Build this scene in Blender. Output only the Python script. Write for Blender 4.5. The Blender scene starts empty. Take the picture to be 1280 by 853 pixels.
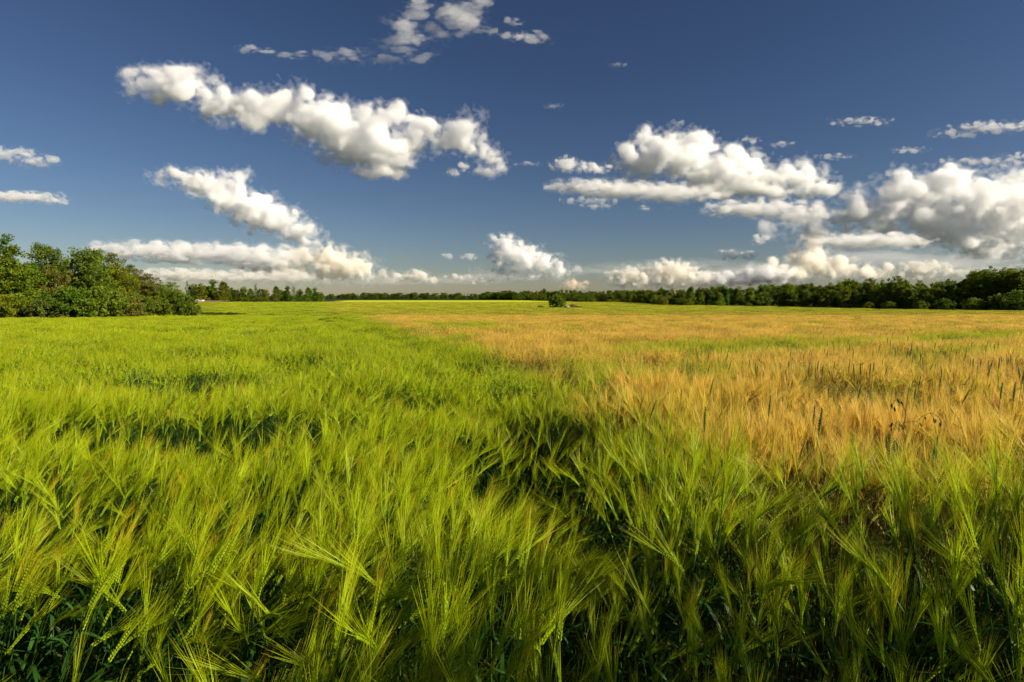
import bpy, math, time
import numpy as np
from mathutils import Vector, Matrix
import openvdb

T0 = time.time()
C = bpy.context.scene
R = math.radians

# ------------------------------------------------------------------ camera
F = 20.0 / 36.0 * 1280.0          # focal length in photo pixels
PITCH = math.atan((426.5 - 370.0) / F)
CAM = np.array([0.0, 0.0, 1.5])
cam_d = bpy.data.cameras.new('camera')
cam_d.lens = 20.0
cam_d.sensor_width = 36.0
cam_d.clip_start = 0.05
cam_d.clip_end = 90000.0
cam = bpy.data.objects.new('camera', cam_d)
C.collection.objects.link(cam)
cam.location = CAM
cam.rotation_euler = (R(90) - PITCH, 0, 0)
C.camera = cam

# ------------------------------------------------------------------ sky, sun, exposure
SUN_EL, SUN_AZ = 27.0, 110.0        # azimuth clockwise from +Y (the view direction)
w = bpy.data.worlds.new('World')
C.world = w
w.use_nodes = True
nt = w.node_tree
nt.nodes.clear()
sky = nt.nodes.new('ShaderNodeTexSky')
sky.sky_type = 'NISHITA'
sky.sun_disc = False
sky.sun_elevation = R(SUN_EL)
sky.sun_rotation = R(SUN_AZ)
sky.air_density = 1.0
sky.dust_density = 0.15
sky.ozone_density = 2.0
bg = nt.nodes.new('ShaderNodeBackground')
bg.inputs['Strength'].default_value = 0.092
wo = nt.nodes.new('ShaderNodeOutputWorld')
hs = nt.nodes.new('ShaderNodeHueSaturation')          # deep, polarised-looking blue
hs.inputs['Saturation'].default_value = 1.03
hs.inputs['Value'].default_value = 0.25
gm = nt.nodes.new('ShaderNodeGamma')
gm.inputs['Gamma'].default_value = 1.2
nt.links.new(sky.outputs[0], hs.inputs['Color'])
vm = nt.nodes.new('ShaderNodeVectorMath')
vm.operation = 'MULTIPLY'
vm.inputs[1].default_value = (1.0, 1.005, 1.13)
nt.links.new(hs.outputs[0], vm.inputs[0])
nt.links.new(vm.outputs[0], gm.inputs['Color'])
nt.links.new(gm.outputs[0], bg.inputs['Color'])
nt.links.new(bg.outputs[0], wo.inputs['Surface'])

sd = bpy.data.lights.new('sun', 'SUN')
sd.energy = 5.0
sd.angle = R(0.5)
sd.color = (1.0, 0.90, 0.72)
sun = bpy.data.objects.new('sun', sd)
C.collection.objects.link(sun)
to_sun = Vector((math.sin(R(SUN_AZ)) * math.cos(R(SUN_EL)), math.cos(R(SUN_AZ)) * math.cos(R(SUN_EL)), math.sin(R(SUN_EL))))
sun.rotation_euler = to_sun.to_track_quat('Z', 'Y').to_euler()
sun.location = to_sun * 50

C.view_settings.view_transform = 'Standard'
C.view_settings.look = 'None'
C.view_settings.exposure = 0.93
C.view_settings.gamma = 1.0
C.view_settings.use_curve_mapping = False
C.render.engine = 'CYCLES'
cy = C.cycles
cy.max_bounces = 34
cy.diffuse_bounces = 4
cy.glossy_bounces = 2
cy.transmission_bounces = 4
cy.transparent_max_bounces = 16
cy.volume_bounces = 32
cy.use_adaptive_sampling = True
cy.adaptive_threshold = 0.015
cy.use_denoising = True
cy.denoising_prefilter = 'FAST'
cy.caustics_reflective = False
cy.caustics_refractive = False

# ------------------------------------------------------------------ ground profile and pixel helpers
def drop(Y):
    return 4.6 * (1 - np.exp(-np.maximum(Y, 0) / 100.0))

SHEET0, SHEET1 = 190.0, 420.0      # beyond these the sheet itself is the top of the crop
def ground_z(X, Y):
    Y = np.asarray(Y, float)
    b = np.clip((Y - SHEET0) / (SHEET1 - SHEET0), 0, 1)
    return -drop(Y) + 0.55 * b

cp, sp = math.cos(PITCH), math.sin(PITCH)
def ray(px, py):
    """direction of a photo pixel, scaled to one metre of depth along +Y"""
    u = (np.asarray(px, float) - 640.0) / F
    v = (426.5 - np.asarray(py, float)) / F
    y = cp + v * sp
    z = -sp + v * cp
    return u / y, np.ones_like(u), z / y

def at_plan(px, py, h):
    """where the ray of a photo pixel meets the surface h metres above the ground: X, Y"""
    rx, _, rz = ray(px, py)
    lo, hi = 0.05, 9000.0
    for _ in range(60):
        m = math.sqrt(lo * hi)
        if CAM[2] + rz * m > -drop(m) + h:
            lo = m
        else:
            hi = m
    return float(rx * lo), lo

def to_px(X, Y, Z):
    dz = Z - CAM[2]
    fwd = Y * cp - dz * sp
    up = Y * sp + dz * cp
    fwd = np.maximum(fwd, 1e-3)
    return 640 + F * X / fwd, 426.5 - F * up / fwd

def sstep(a, b, x):
    t = np.clip((x - a) / (b - a), 0, 1)
    return t * t * (3 - 2 * t)

# ------------------------------------------------------------------ small tools
COL = C.collection
def link(o, parent=None):
    COL.objects.link(o)
    if parent is not None:
        o.parent = parent
    return o

def tag(o, label=None, cat=None, group=None, kind=None):
    for k, v in (('label', label), ('category', cat), ('group', group), ('kind', kind)):
        if v:
            o[k] = v
    return o

def empty(name, loc, rz=0.0, s=1.0):
    o = bpy.data.objects.new(name, None)
    o.empty_display_size = 0.1
    o.location = loc
    o.rotation_euler = (0, 0, rz)
    o.scale = (s, s, s) if np.isscalar(s) else s
    return link(o)

class MB:
    """collects vertices, polygons and per-vertex colours, then makes one mesh"""
    def __init__(self):
        self.v, self.f, self.c, self.n = [], [], {}, 0
    def add(self, V, Fc, **cols):
        V = np.asarray(V, float).reshape(-1, 3)
        self.v.append(V)
        self.f.extend([tuple(int(i) + self.n for i in q) for q in Fc])
        for k, val in cols.items():
            a = np.asarray(val, float)
            if a.ndim == 1:
                a = np.tile(a, (len(V), 1))
            self.c.setdefault(k, []).append(a)
        self.n += len(V)
        return self
    def merged(self, other, xf=None):
        V = np.concatenate(other.v) if other.v else np.zeros((0, 3))
        if xf is not None:
            V = xf(V)
        self.add(V, other.f, **{k: np.concatenate(a) for k, a in other.c.items()})
        return self
    def mesh(self, name, mats, smooth=False):
        me = bpy.data.meshes.new(name)
        V = np.concatenate(self.v)
        me.from_pydata(V.tolist(), [], self.f)
        for k, a in self.c.items():
            A = np.concatenate(a)
            at = me.attributes.new(k, 'FLOAT_COLOR', 'POINT')
            buf = np.ones((len(V), 4))
            buf[:, :3] = A
            at.data.foreach_set('color', buf.ravel())
        for m in (mats if isinstance(mats, (list, tuple)) else [mats]):
            me.materials.append(m)
        if smooth:
            me.polygons.foreach_set('use_smooth', [True] * len(me.polygons))
        me.update()
        return me
    def obj(self, name, mats, parent=None, smooth=False):
        return link(bpy.data.objects.new(name, self.mesh(name, mats, smooth)), parent)

def frame(t):
    t = t / np.linalg.norm(t)
    a = np.array([0, 0, 1.0]) if abs(t[2]) < 0.9 else np.array([1.0, 0, 0])
    u = np.cross(t, a); u /= np.linalg.norm(u)
    return u, np.cross(t, u)

def tube(mb, P, r, sides=5, close=True, **cols):
    P = np.asarray(P, float)
    n = len(P)
    r = np.broadcast_to(np.asarray(r, float), (n,))
    V = []
    for i in range(n):
        t = P[min(i + 1, n - 1)] - P[max(i - 1, 0)]
        u, v = frame(t)
        for k in range(sides):
            a = 2 * math.pi * k / sides
            V.append(P[i] + r[i] * (math.cos(a) * u + math.sin(a) * v))
    Fc = []
    for i in range(n - 1):
        for k in range(sides):
            k2 = (k + 1) % sides
            Fc.append((i * sides + k, i * sides + k2, (i + 1) * sides + k2, (i + 1) * sides + k))
    if close:
        Fc.append(tuple(range(sides))[::-1])
        Fc.append(tuple((n - 1) * sides + k for k in range(sides)))
    mb.add(V, Fc, **cols)

# ------------------------------------------------------------------ materials
def new_mat(name):
    m = bpy.data.materials.new(name)
    m.use_nodes = True
    m.node_tree.nodes.clear()
    return m, m.node_tree

def N(t, kind, **kw):
    n = t.nodes.new(kind)
    for k, v in kw.items():
        if k in n.inputs.keys():
            n.inputs[k].default_value = v
        else:
            setattr(n, k, v)
    return n

def mixcol(t, fac, a, b, blend='MIX'):
    m = t.nodes.new('ShaderNodeMix')
    m.data_type = 'RGBA'
    m.blend_type = blend
    for sock, val in ((m.inputs[0], fac), (m.inputs[6], a), (m.inputs[7], b)):
        if hasattr(val, 'is_linked') or hasattr(val, 'links'):
            t.links.new(val, sock)
        else:
            sock.default_value = val
    return m.outputs[2]

def leafy_shader(t, col, transl=0.4, rough=0.55, spec=0.25):
    p = N(t, 'ShaderNodeBsdfPrincipled', Roughness=rough)
    p.inputs['Specular IOR Level'].default_value = spec
    tr = N(t, 'ShaderNodeBsdfTranslucent')
    mx = N(t, 'ShaderNodeMixShader')
    mx.inputs[0].default_value = transl
    t.links.new(col, p.inputs['Base Color'])
    t.links.new(col, tr.inputs['Color'])
    t.links.new(p.outputs[0], mx.inputs[1])
    t.links.new(tr.outputs[0], mx.inputs[2])
    out = N(t, 'ShaderNodeOutputMaterial')
    t.links.new(mx.outputs[0], out.inputs['Surface'])

def crop_material():
    m, t = new_mat('barley')
    a = N(t, 'ShaderNodeAttribute', attribute_name='green')
    b = N(t, 'ShaderNodeAttribute', attribute_name='gold')
    r = N(t, 'ShaderNodeAttribute', attribute_name='ripe', attribute_type='INSTANCER')
    v = N(t, 'ShaderNodeAttribute', attribute_name='vary', attribute_type='INSTANCER')
    c = mixcol(t, r.outputs['Fac'], a.outputs['Color'], b.outputs['Color'])
    # plant to plant differences
    h = N(t, 'ShaderNodeHueSaturation')
    mr = N(t, 'ShaderNodeMapRange')
    mr.inputs['To Min'].default_value = 0.78
    mr.inputs['To Max'].default_value = 1.22
    t.links.new(v.outputs['Fac'], mr.inputs['Value'])
    t.links.new(mr.outputs[0], h.inputs['Value'])
    t.links.new(c, h.inputs['Color'])
    leafy_shader(t, h.outputs[0], 0.48, 0.45, 0.3)
    return m

def crop_single_material():
    m, t = new_mat('barley_plant')
    a = N(t, 'ShaderNodeAttribute', attribute_name='green')
    o = N(t, 'ShaderNodeObjectInfo')
    leafy_shader(t, a.outputs['Color'], 0.42, 0.45, 0.3)
    return m

def leaf_material(name, dark, light, transl=0.35):
    m, t = new_mat(name)
    a = N(t, 'ShaderNodeAttribute', attribute_name='clump')
    sep = N(t, 'ShaderNodeSeparateColor')
    t.links.new(a.outputs['Color'], sep.inputs[0])
    c = mixcol(t, sep.outputs[0], dark + (1,), light + (1,))
    oi = N(t, 'ShaderNodeObjectInfo')
    h = N(t, 'ShaderNodeHueSaturation')
    mr = N(t, 'ShaderNodeMapRange')
    mr.inputs['To Min'].default_value = 0.465
    mr.inputs['To Max'].default_value = 0.518
    t.links.new(oi.outputs['Random'], mr.inputs['Value'])
    mv = N(t, 'ShaderNodeMapRange')
    mv.inputs['To Min'].default_value = 0.75
    mv.inputs['To Max'].default_value = 1.2
    mul = N(t, 'ShaderNodeMath', operation='MULTIPLY')
    mul.inputs[1].default_value = 7.31
    fr = N(t, 'ShaderNodeMath', operation='FRACT')
    t.links.new(oi.outputs['Random'], mul.inputs[0])
    t.links.new(mul.outputs[0], fr.inputs[0])
    t.links.new(fr.outputs[0], mv.inputs['Value'])
    t.links.new(mr.outputs[0], h.inputs['Hue'])
    t.links.new(mv.outputs[0], h.inputs['Value'])
    t.links.new(c, h.inputs['Color'])
    leafy_shader(t, h.outputs[0], transl, 0.6, 0.2)
    return m

def plain_material(name, col, rough=0.8, noise=0.35, scale=8.0):
    m, t = new_mat(name)
    tc = N(t, 'ShaderNodeTexCoord')
    nz = N(t, 'ShaderNodeTexNoise')
    nz.inputs['Scale'].default_value = scale
    nz.inputs['Detail'].default_value = 5
    t.links.new(tc.outputs['Object'], nz.inputs['Vector'])
    lo = tuple(c * (1 - noise) for c in col) + (1,)
    hi = tuple(min(1, c * (1 + noise)) for c in col) + (1,)
    c = mixcol(t, nz.outputs['Fac'], lo, hi)
    p = N(t, 'ShaderNodeBsdfPrincipled', Roughness=rough)
    p.inputs['Specular IOR Level'].default_value = 0.2
    out = N(t, 'ShaderNodeOutputMaterial')
    t.links.new(c, p.inputs['Base Color'])
    t.links.new(p.outputs[0], out.inputs['Surface'])
    return m

M_CROP = crop_material()
M_PLANT = crop_single_material()
M_LEAF = leaf_material('leaf_green', (0.072, 0.125, 0.005), (0.24, 0.29, 0.010), 0.48)
M_LEAF_DARK = leaf_material('leaf_dark_green', (0.052, 0.105, 0.008), (0.165, 0.235, 0.012), 0.47)
M_LEAF_OLIVE = leaf_material('leaf_olive', (0.075, 0.10, 0.012), (0.20, 0.21, 0.025))
M_LEAF_BRIGHT = leaf_material('leaf_bright_green', (0.065, 0.115, 0.005), (0.165, 0.225, 0.010))
M_BARK = plain_material('bark', (0.11, 0.085, 0.06), 0.9, 0.4, 3)
M_BARK_PALE = plain_material('bark_pale', (0.35, 0.30, 0.24), 0.9, 0.4, 3)
M_TWIG = plain_material('dry_twig', (0.16, 0.09, 0.055), 0.9, 0.4, 5)
M_STONE = plain_material('field_stone', (0.2, 0.18, 0.17), 0.85, 0.3, 2)

# ------------------------------------------------------------------ zones of the field
GOLD_EDGE_X = [380, 440, 470, 500, 540, 590, 640, 700, 740, 780, 850, 920, 1000, 1100, 1280, 1500, 1800]
GOLD_EDGE_Y = [370, 398, 406, 413, 423, 433, 455, 497, 520, 534, 562, 592, 612, 628, 640, 648, 655]
def pnoise(X, Y, seed, scale):
    """smooth value noise on the plan"""
    rs = np.random.RandomState(seed)
    tab = rs.rand(256, 256)
    x, y = np.asarray(X) / scale + 1000, np.asarray(Y) / scale + 1000
    xi, yi = np.floor(x).astype(int), np.floor(y).astype(int)
    fx, fy = x - xi, y - yi
    fx, fy = fx * fx * (3 - 2 * fx), fy * fy * (3 - 2 * fy)
    g = lambda i, j: tab[i % 256, j % 256]
    return (g(xi, yi) * (1 - fx) + g(xi + 1, yi) * fx) * (1 - fy) + (g(xi, yi + 1) * (1 - fx) + g(xi + 1, yi + 1) * fx) * fy

def ripeness(X, Y):
    px, py = to_px(X, Y, -drop(Y) + 0.92)
    yb = np.interp(px, GOLD_EDGE_X, GOLD_EDGE_Y)
    d = (py - 370)
    width = np.maximum(d * 0.17, 2.0)
    nz = (pnoise(X, Y, 5, np.clip(Y * 0.12, 0.35, 6)) - 0.5) if np.isscalar(Y) else (pnoise(X, Y, 5, 0.9) - 0.5)
    g = sstep(0.5, -1.3, (py - yb) / width + nz * 1.3) * sstep(0.4, -0.1, (py - yb) / width) * sstep(430, 500, px)
    far = sstep(396, 389, py)                       # the far half of the field is lime yellow
    val = g * (1 - far) * 1.0 + far * np.where(px > 400, 0.36, 0.14) * sstep(380, 420, px) + far * 0.12 * sstep(420, 380, px)
    # green strips inside the gold
    for x0, y0, x1, y1, th in ((770, 438, 1015, 433, 8), (1030, 431, 1290, 418, 4.5), (540, 408, 620, 408, 4), (640, 470, 780, 468, 5), (820, 480, 900, 476, 4), (1020, 488, 1280, 492, 6)):
        t = np.clip((px - x0) / (x1 - x0), 0, 1)
        yy = y0 + (y1 - y0) * t
        inside = sstep(th * 1.5, th * 0.4, np.abs(py - yy)) * sstep(x0 - 25, x0 + 15, px) * sstep(x1 + 25, x1 - 15, px)
        val = val * (1 - 0.8 * inside)
    return np.clip(val + val * (0.35 * (pnoise(X, Y, 9, 2.3) - 0.6) + 0.45 * (pnoise(X, Y, 19, 0.6) - 0.65) - 0.65 * sstep(0.62, 0.85, pnoise(X * 0.55, Y, 29, 1.1))), 0, 1)

FURROW = np.array([at_plan(x, y, 0.85) for x, y in ((430, 398), (470, 420), (560, 455), (605, 500), (632, 560), (655, 620), (700, 700), (760, 780), (830, 850))])
def furrow_dist(X, Y):
    X, Y = np.asarray(X, float), np.asarray(Y, float)
    best = np.full(X.shape, 1e9)
    for a, b in zip(FURROW[:-1], FURROW[1:]):
        ab = b - a
        t = np.clip(((X - a[0]) * ab[0] + (Y - a[1]) * ab[1]) / (ab @ ab), 0, 1)
        best = np.minimum(best, np.hypot(X - a[0] - t * ab[0], Y - a[1] - t * ab[1]))
    return best

def crop_height(X, Y):
    """height factor of the crop"""
    h = 0.95 + 0.20 * (pnoise(X, Y, 2, 0.55) - 0.5) + 0.20 * (pnoise(X, Y, 3, 1.7) - 0.5)
    wdt = 0.10 + 0.03 * np.asarray(Y)
    h = h - (0.12 + 0.11 * sstep(3.0, 1.5, Y)) * (0.6 + 0.8 * pnoise(X, Y, 14, 0.5)) * np.exp(-(furrow_dist(X, Y) / np.minimum(1.5 * wdt, 0.6)) ** 2)
    # thin hollows where the crop has gone down
    hol = sstep(0.60, 0.84, pnoise(X, Y, 12, 0.8)) * (ripeness(X, Y) < 0.3)
    return h - 0.24 * hol * (0.5 + 0.5 * sstep(0.3, 1.0, furrow_dist(X, Y)))

def in_woods(X, Y):
    """where trees stand and no crop grows"""
    px, py = to_px(X, Y, -drop(Y) + 0.9)
    left = (Y > np.interp(px, [-100, 0, 240], [80, 80, 103])) & (px < 243)
    right = Y > np.interp(px, [640, 700, 780, 830, 960, 1100, 1200, 1280, 1500], [700, 560, 430, 300, 262, 207, 186, 176, 150])
    return left | (right & (px > 400)) | ((px < 420) & (Y > 515))

# ------------------------------------------------------------------ terrain (structure)
def build_ground():
    ys = np.concatenate([np.linspace(-30, 0, 7)[:-1], np.linspace(0, 30, 31)[:-1], np.linspace(30, 600, 150)[:-1], np.geomspace(600, 30000, 40)])
    us = np.linspace(-1, 1, 161)
    V, rp = [], []
    for y in ys:
        half = 60 + 2.2 * max(y, 0)
        X = us * half
        Yv = np.full_like(X, y)
        Z = ground_z(X, Yv)
        V.append(np.stack([X, Yv, Z], 1))
        rp.append(ripeness(X, np.maximum(Yv, 0.5)))
    V = np.concatenate(V)
    rp = np.concatenate(rp)
    nx, ny = len(us), len(ys)
    Fc = [(j * nx + i, j * nx + i + 1, (j + 1) * nx + i + 1, (j + 1) * nx + i) for j in range(ny - 1) for i in range(nx - 1)]
    mb = MB()
    top = np.clip((V[:, 1] - 60) / 140, 0, 1)
    woods = in_woods(V[:, 0], np.maximum(V[:, 1], 0.5) - 8 - 0.03 * np.maximum(V[:, 1], 0)) & (V[:, 1] > 50)
    mb.add(V, Fc, zone=np.stack([rp, top, woods.astype(float)], 1))
    m, t = new_mat('field_ground')
    a = N(t, 'ShaderNodeAttribute', attribute_name='zone')
    s = N(t, 'ShaderNodeSeparateColor')
    t.links.new(a.outputs['Color'], s.inputs[0])
    geo = N(t, 'ShaderNodeNewGeometry')
    mp = N(t, 'ShaderNodeMapping')
    mp.inputs['Scale'].default_value = (0.02, 0.09, 0.05)
    nz = N(t, 'ShaderNodeTexNoise')
    nz.inputs['Scale'].default_value = 1.0
    nz.inputs['Detail'].default_value = 7
    t.links.new(geo.outputs['Position'], mp.inputs['Vector'])
    t.links.new(mp.outputs[0], nz.inputs['Vector'])
    crop = mixcol(t, s.outputs[0], (0.42, 0.54, 0.010, 1), (0.80, 0.66, 0.02, 1))
    crop2 = mixcol(t, nz.outputs['Fac'], (0.62, 0.66, 0.62, 1), (1.25, 1.2, 1.15, 1))
    crop = mixcol(t, 1.0, crop, crop2, 'MULTIPLY')
    soil = mixcol(t, s.outputs[0], (0.022, 0.036, 0.010, 1), (0.09, 0.07, 0.025, 1))
    c = mixcol(t, s.outputs[1], soil, crop)
    c = mixcol(t, s.outputs[2], c, (0.022, 0.035, 0.012, 1))
    p = N(t, 'ShaderNodeBsdfPrincipled', Roughness=0.9)
    p.inputs['Specular IOR Level'].default_value = 0.1
    out = N(t, 'ShaderNodeOutputMaterial')
    t.links.new(c, p.inputs['Base Color'])
    t.links.new(p.outputs[0], out.inputs['Surface'])
    o = mb.obj('ground', m, None, True)
    tag(o, 'gently falling farm ground under the barley, reaching to the horizon', 'ground', None, 'structure')
build_ground()

# ------------------------------------------------------------------ barley
def plant(rng, lean=0.08, nod=0.6, h=0.86, awn_len=0.14, n_awn=26, fan=0.22, yaw=None):
    """one barley plant: a dict of MBs"""
    out = {k: MB() for k in ('stalk', 'ear', 'awns', 'leaf', 'leaf2')}
    yaw = rng.uniform(0, 2 * math.pi) if yaw is None else yaw
    d = np.array([math.cos(yaw), math.sin(yaw), 0])
    L = h
    # stalk then ear as one bending curve
    ns, ne = 7, 6
    ang = lambda s: lean * 0.3 + lean * 1.7 * s ** 2 + nod * max(0, s - 0.8) ** 1.0 * 2.2
    P = [np.zeros(3)]
    tot = L + 0.085
    for i in range(40):
        s = (i + 0.5) / 40
        a = min(ang(s), 2.4)
        P.append(P[-1] + (tot / 40) * (math.sin(a) * d + math.cos(a) * np.array([0, 0, 1.0])))
    P = np.array(P)
    cut = int(round(40 * L / tot))
    idx = np.unique(np.round(np.concatenate([np.linspace(0, cut * 0.6, 4), np.linspace(cut * 0.6, cut + 1, 6)])).astype(int))
    sg = np.array([0.06, 0.135, 0.010]) * rng.uniform(0.8, 1.25)
    tube(out['stalk'], P[idx], np.linspace(0.0021, 0.0012, len(idx)), 3, False, green=sg, gold=np.array([0.36, 0.27, 0.06]))
    # ear
    tip, base = P[-1], P[cut]
    ear_axis = P[cut:]
    side, _ = frame(tip - base)
    if abs(side @ d) > 0.9:
        pass
    kg = np.array([0.33, 0.44, 0.010]) * rng.uniform(0.85, 1.15)
    kr = np.array([0.62, 0.44, 0.07]) * rng.uniform(0.85, 1.15)
    nk = 12
    roll = rng.uniform(0, math.pi)
    for k in range(nk * 2):
        t = (k // 2 + 0.5 * (k % 2)) / nk
        q = t * (len(ear_axis) - 1)
        i0 = min(int(q), len(ear_axis) - 2)
        p = ear_axis[i0] + (q - i0) * (ear_axis[i0 + 1] - ear_axis[i0])
        ax = ear_axis[i0 + 1] - ear_axis[i0]
        ax /= np.linalg.norm(ax)
        u, v = frame(ax)
        u, v = math.cos(roll) * u + math.sin(roll) * v, -math.sin(roll) * u + math.cos(roll) * v
        sgn = 1 if k % 2 else -1
        kd = ax + sgn * 0.32 * u
        kd /= np.linalg.norm(kd)
        wv = np.cross(kd, v)
        size = 0.0125 * (1 - 0.35 * t)
        b0 = p + sgn * u * 0.0008
        V = [b0, b0 + kd * size * 0.45 + wv * 0.0026, b0 + kd * size * 0.45 + v * 0.0026, b0 + kd * size * 0.45 - wv * 0.0026, b0 + kd * size * 0.45 - v * 0.0026, b0 + kd * size]
        Fc = [(0, 1, 2), (0, 2, 3), (0, 3, 4), (0, 4, 1), (5, 2, 1), (5, 3, 2), (5, 4, 3), (5, 1, 4)]
        sh = rng.uniform(0.85, 1.15)
        out['ear'].add(V, Fc, green=kg * sh, gold=kr * sh)
    # awns
    ag0, ag1 = np.array([0.345, 0.50, 0.005]), np.array([0.48, 0.50, 0.008])
    if rng.random() < 0.2:
        ag1 = np.array([0.58, 0.34, 0.02])
    ar0, ar1 = np.array([0.77, 0.51, 0.075]), np.array([0.82, 0.54, 0.12])
    for k in range(n_awn):
        t = (k + rng.uniform(0, 1)) / n_awn
        q = t * (len(ear_axis) - 1)
        i0 = min(int(q), len(ear_axis) - 2)
        p = ear_axis[i0] + (q - i0) * (ear_axis[i0 + 1] - ear_axis[i0])
        ax = ear_axis[i0 + 1] - ear_axis[i0]
        ax /= np.linalg.norm(ax)
        u, v = frame(ax)
        a = rng.uniform(0, 2 * math.pi)
        o = math.cos(a) * u + math.sin(a) * v
        sp_ = fan * rng.uniform(0.25, 1.25)
        d0 = ax + sp_ * o + 0.05 * np.array([0, 0, 1.0])
        d0 /= np.linalg.norm(d0)
        d1 = d0 + 0.22 * sp_ * o + rng.normal(0, 0.03, 3) + np.array([0, 0, 0.04])
        d1 /= np.linalg.norm(d1)
        ln = awn_len * rng.uniform(0.75, 1.15) * (1 - 0.12 * t)
        m_ = p + d0 * ln * 0.5
        e_ = m_ + d1 * ln * 0.5
        wv = np.cross(d0, rng.normal(0, 1, 3))
        wv /= np.linalg.norm(wv)
        w0 = 0.00055
        V = [p - wv * w0, p + wv * w0, m_ - wv * w0 * 0.75, m_ + wv * w0 * 0.75, e_ - wv * 0.00012, e_ + wv * 0.00012]
        Fc = [(0, 1, 3, 2), (2, 3, 5, 4)]
        sh = rng.uniform(0.8, 1.2)
        g = np.stack([ag0, ag0, (ag0 + ag1) / 2, (ag0 + ag1) / 2, ag1, ag1]) * sh
        r_ = np.stack([ar0, ar0, ar0, ar0, ar1, ar1]) * sh
        out['awns'].add(V, Fc, green=g, gold=r_)
    # leaves
    for name, s0, ln, wd in (('leaf', 0.80, 0.19, 0.0058), ('leaf2', 0.58, 0.25, 0.0065)):
        i0 = int(cut * (s0 + rng.uniform(-0.05, 0.05)))
        p = P[i0]
        a = rng.uniform(0, 2 * math.pi)
        o = np.array([math.cos(a), math.sin(a), 0])
        sd_ = np.array([-o[1], o[0], 0])
        el = rng.uniform(0.9, 1.25)
        bend = rng.uniform(0.3, 0.5)
        V, cg, cr, Fc = [], [], [], []
        lg = np.array([0.034, 0.10, 0.012]) * rng.uniform(0.8, 1.6)
        if rng.random() < 0.08:
            lg = np.array([0.27, 0.21, 0.05])
        for j in range(6):
            s = j / 5
            ww = wd * (1 - s ** 2.2) * (0.6 + 0.8 * s if s < 0.5 else 1.0) + 0.0002
            V += [p - sd_ * ww, p + sd_ * ww]
            cg += [lg, lg]; cr += [np.array([0.26, 0.22, 0.05])] * 2
            p = p + (ln / 5) * (math.cos(el) * o + math.sin(el) * np.array([0, 0, 1.0]))
            el -= bend
            if j < 5:
                Fc.append((2 * j, 2 * j + 1, 2 * j + 3, 2 * j + 2))
        out[name].add(V, Fc, green=np.array(cg), gold=np.array(cr))
    return out

def all_of(pl):
    m = MB()
    for k in pl:
        m.merged(pl[k])
    return m

def spike(mb, p, d, ln, w0, g0, g1, r0, r1, rng):
    wv = np.cross(d, rng.normal(0, 1, 3))
    wv /= np.linalg.norm(wv) + 1e-9
    mb.add([p - wv * w0, p + wv * w0, p + d * ln], [(0, 1, 2)], green=np.stack([g0, g0, g1]), gold=np.stack([r0, r0, r1]))

def mid_tuft(rng, rad, n, n_awn, wa, ear_w, h0=0.87):
    """a clump of n simpler plants, only the upper half of the stalks"""
    mb = MB()
    for _ in range(n):
        a, r = rng.uniform(0, 2 * math.pi), rad * math.sqrt(rng.random())
        yaw = rng.uniform(0, 2 * math.pi) if rng.random() < 0.5 else rng.normal(0.2, 0.7)
        lean = abs(rng.normal(0.12, 0.14))
        top = np.array([r * math.cos(a), r * math.sin(a), h0 + rng.normal(0, 0.035)])
        d = np.array([math.cos(yaw), math.sin(yaw), 0])
        foot = top - d * (0.55 * lean) - np.array([0, 0, 0.5])
        sg = np.array([0.05, 0.115, 0.008]) * rng.uniform(0.8, 1.25)
        sr = np.array([0.34, 0.25, 0.06])
        wv = frame(top - foot)[0] * max(0.0016, ear_w * 0.35)
        mb.add([foot - wv, foot + wv, top + wv, top - wv], [(0, 1, 2, 3)], green=sg, gold=sr)
        nod = rng.uniform(0.1, 1.25) if rng.random() < 0.6 else rng.uniform(0, 0.4)
        e = math.sin(nod) * d + math.cos(nod) * np.array([0, 0, 1.0])
        kg = np.array([0.33, 0.44, 0.010]) * rng.uniform(0.85, 1.2)
        kr = np.array([0.62, 0.44, 0.07]) * rng.uniform(0.85, 1.2)
        u, v = frame(e)
        m_ = top + e * 0.04
        t_ = top + e * 0.085
        V = [top, m_ + u * ear_w, m_ + v * ear_w, m_ - u * ear_w, m_ - v * ear_w, t_]
        mb.add(V, [(0, 1, 2), (0, 2, 3), (0, 3, 4), (0, 4, 1), (5, 2, 1), (5, 3, 2), (5, 4, 3), (5, 1, 4)], green=kg, gold=kr)
        ag0 = np.array([0.345, 0.50, 0.005]); ag1 = np.array([0.48, 0.50, 0.008]) if rng.random() < 0.8 else np.array([0.58, 0.34, 0.02])
        for k in range(n_awn):
            a2 = rng.uniform(0, 2 * math.pi)
            o = math.cos(a2) * u + math.sin(a2) * v
            dd = e + 0.20 * rng.uniform(0.2, 1.3) * o + np.array([0, 0, 0.1])
            dd /= np.linalg.norm(dd)
            sh = rng.uniform(0.8, 1.2)
            spike(mb, top + e * 0.085 * rng.random(), dd, 0.15 * rng.uniform(0.75, 1.15), wa, ag0 * sh, ag1 * sh, np.array([0.77, 0.51, 0.075]) * sh, np.array([0.82, 0.54, 0.12]) * sh, rng)
        if rng.random() < 0.8:
            a2 = rng.uniform(0, 2 * math.pi)
            o = np.array([math.cos(a2), math.sin(a2), rng.uniform(-0.1, 0.9)])
            o /= np.linalg.norm(o)
            lg = np.array([0.034, 0.10, 0.012]) * rng.uniform(0.8, 1.4)
            p = foot + (top - foot) * rng.uniform(0.4, 0.8)
            spike(mb, p, o, 0.2, max(0.004, ear_w * 0.7), lg, lg, np.array([0.26, 0.22, 0.05]), np.array([0.26, 0.22, 0.05]), rng)
    return mb

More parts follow.
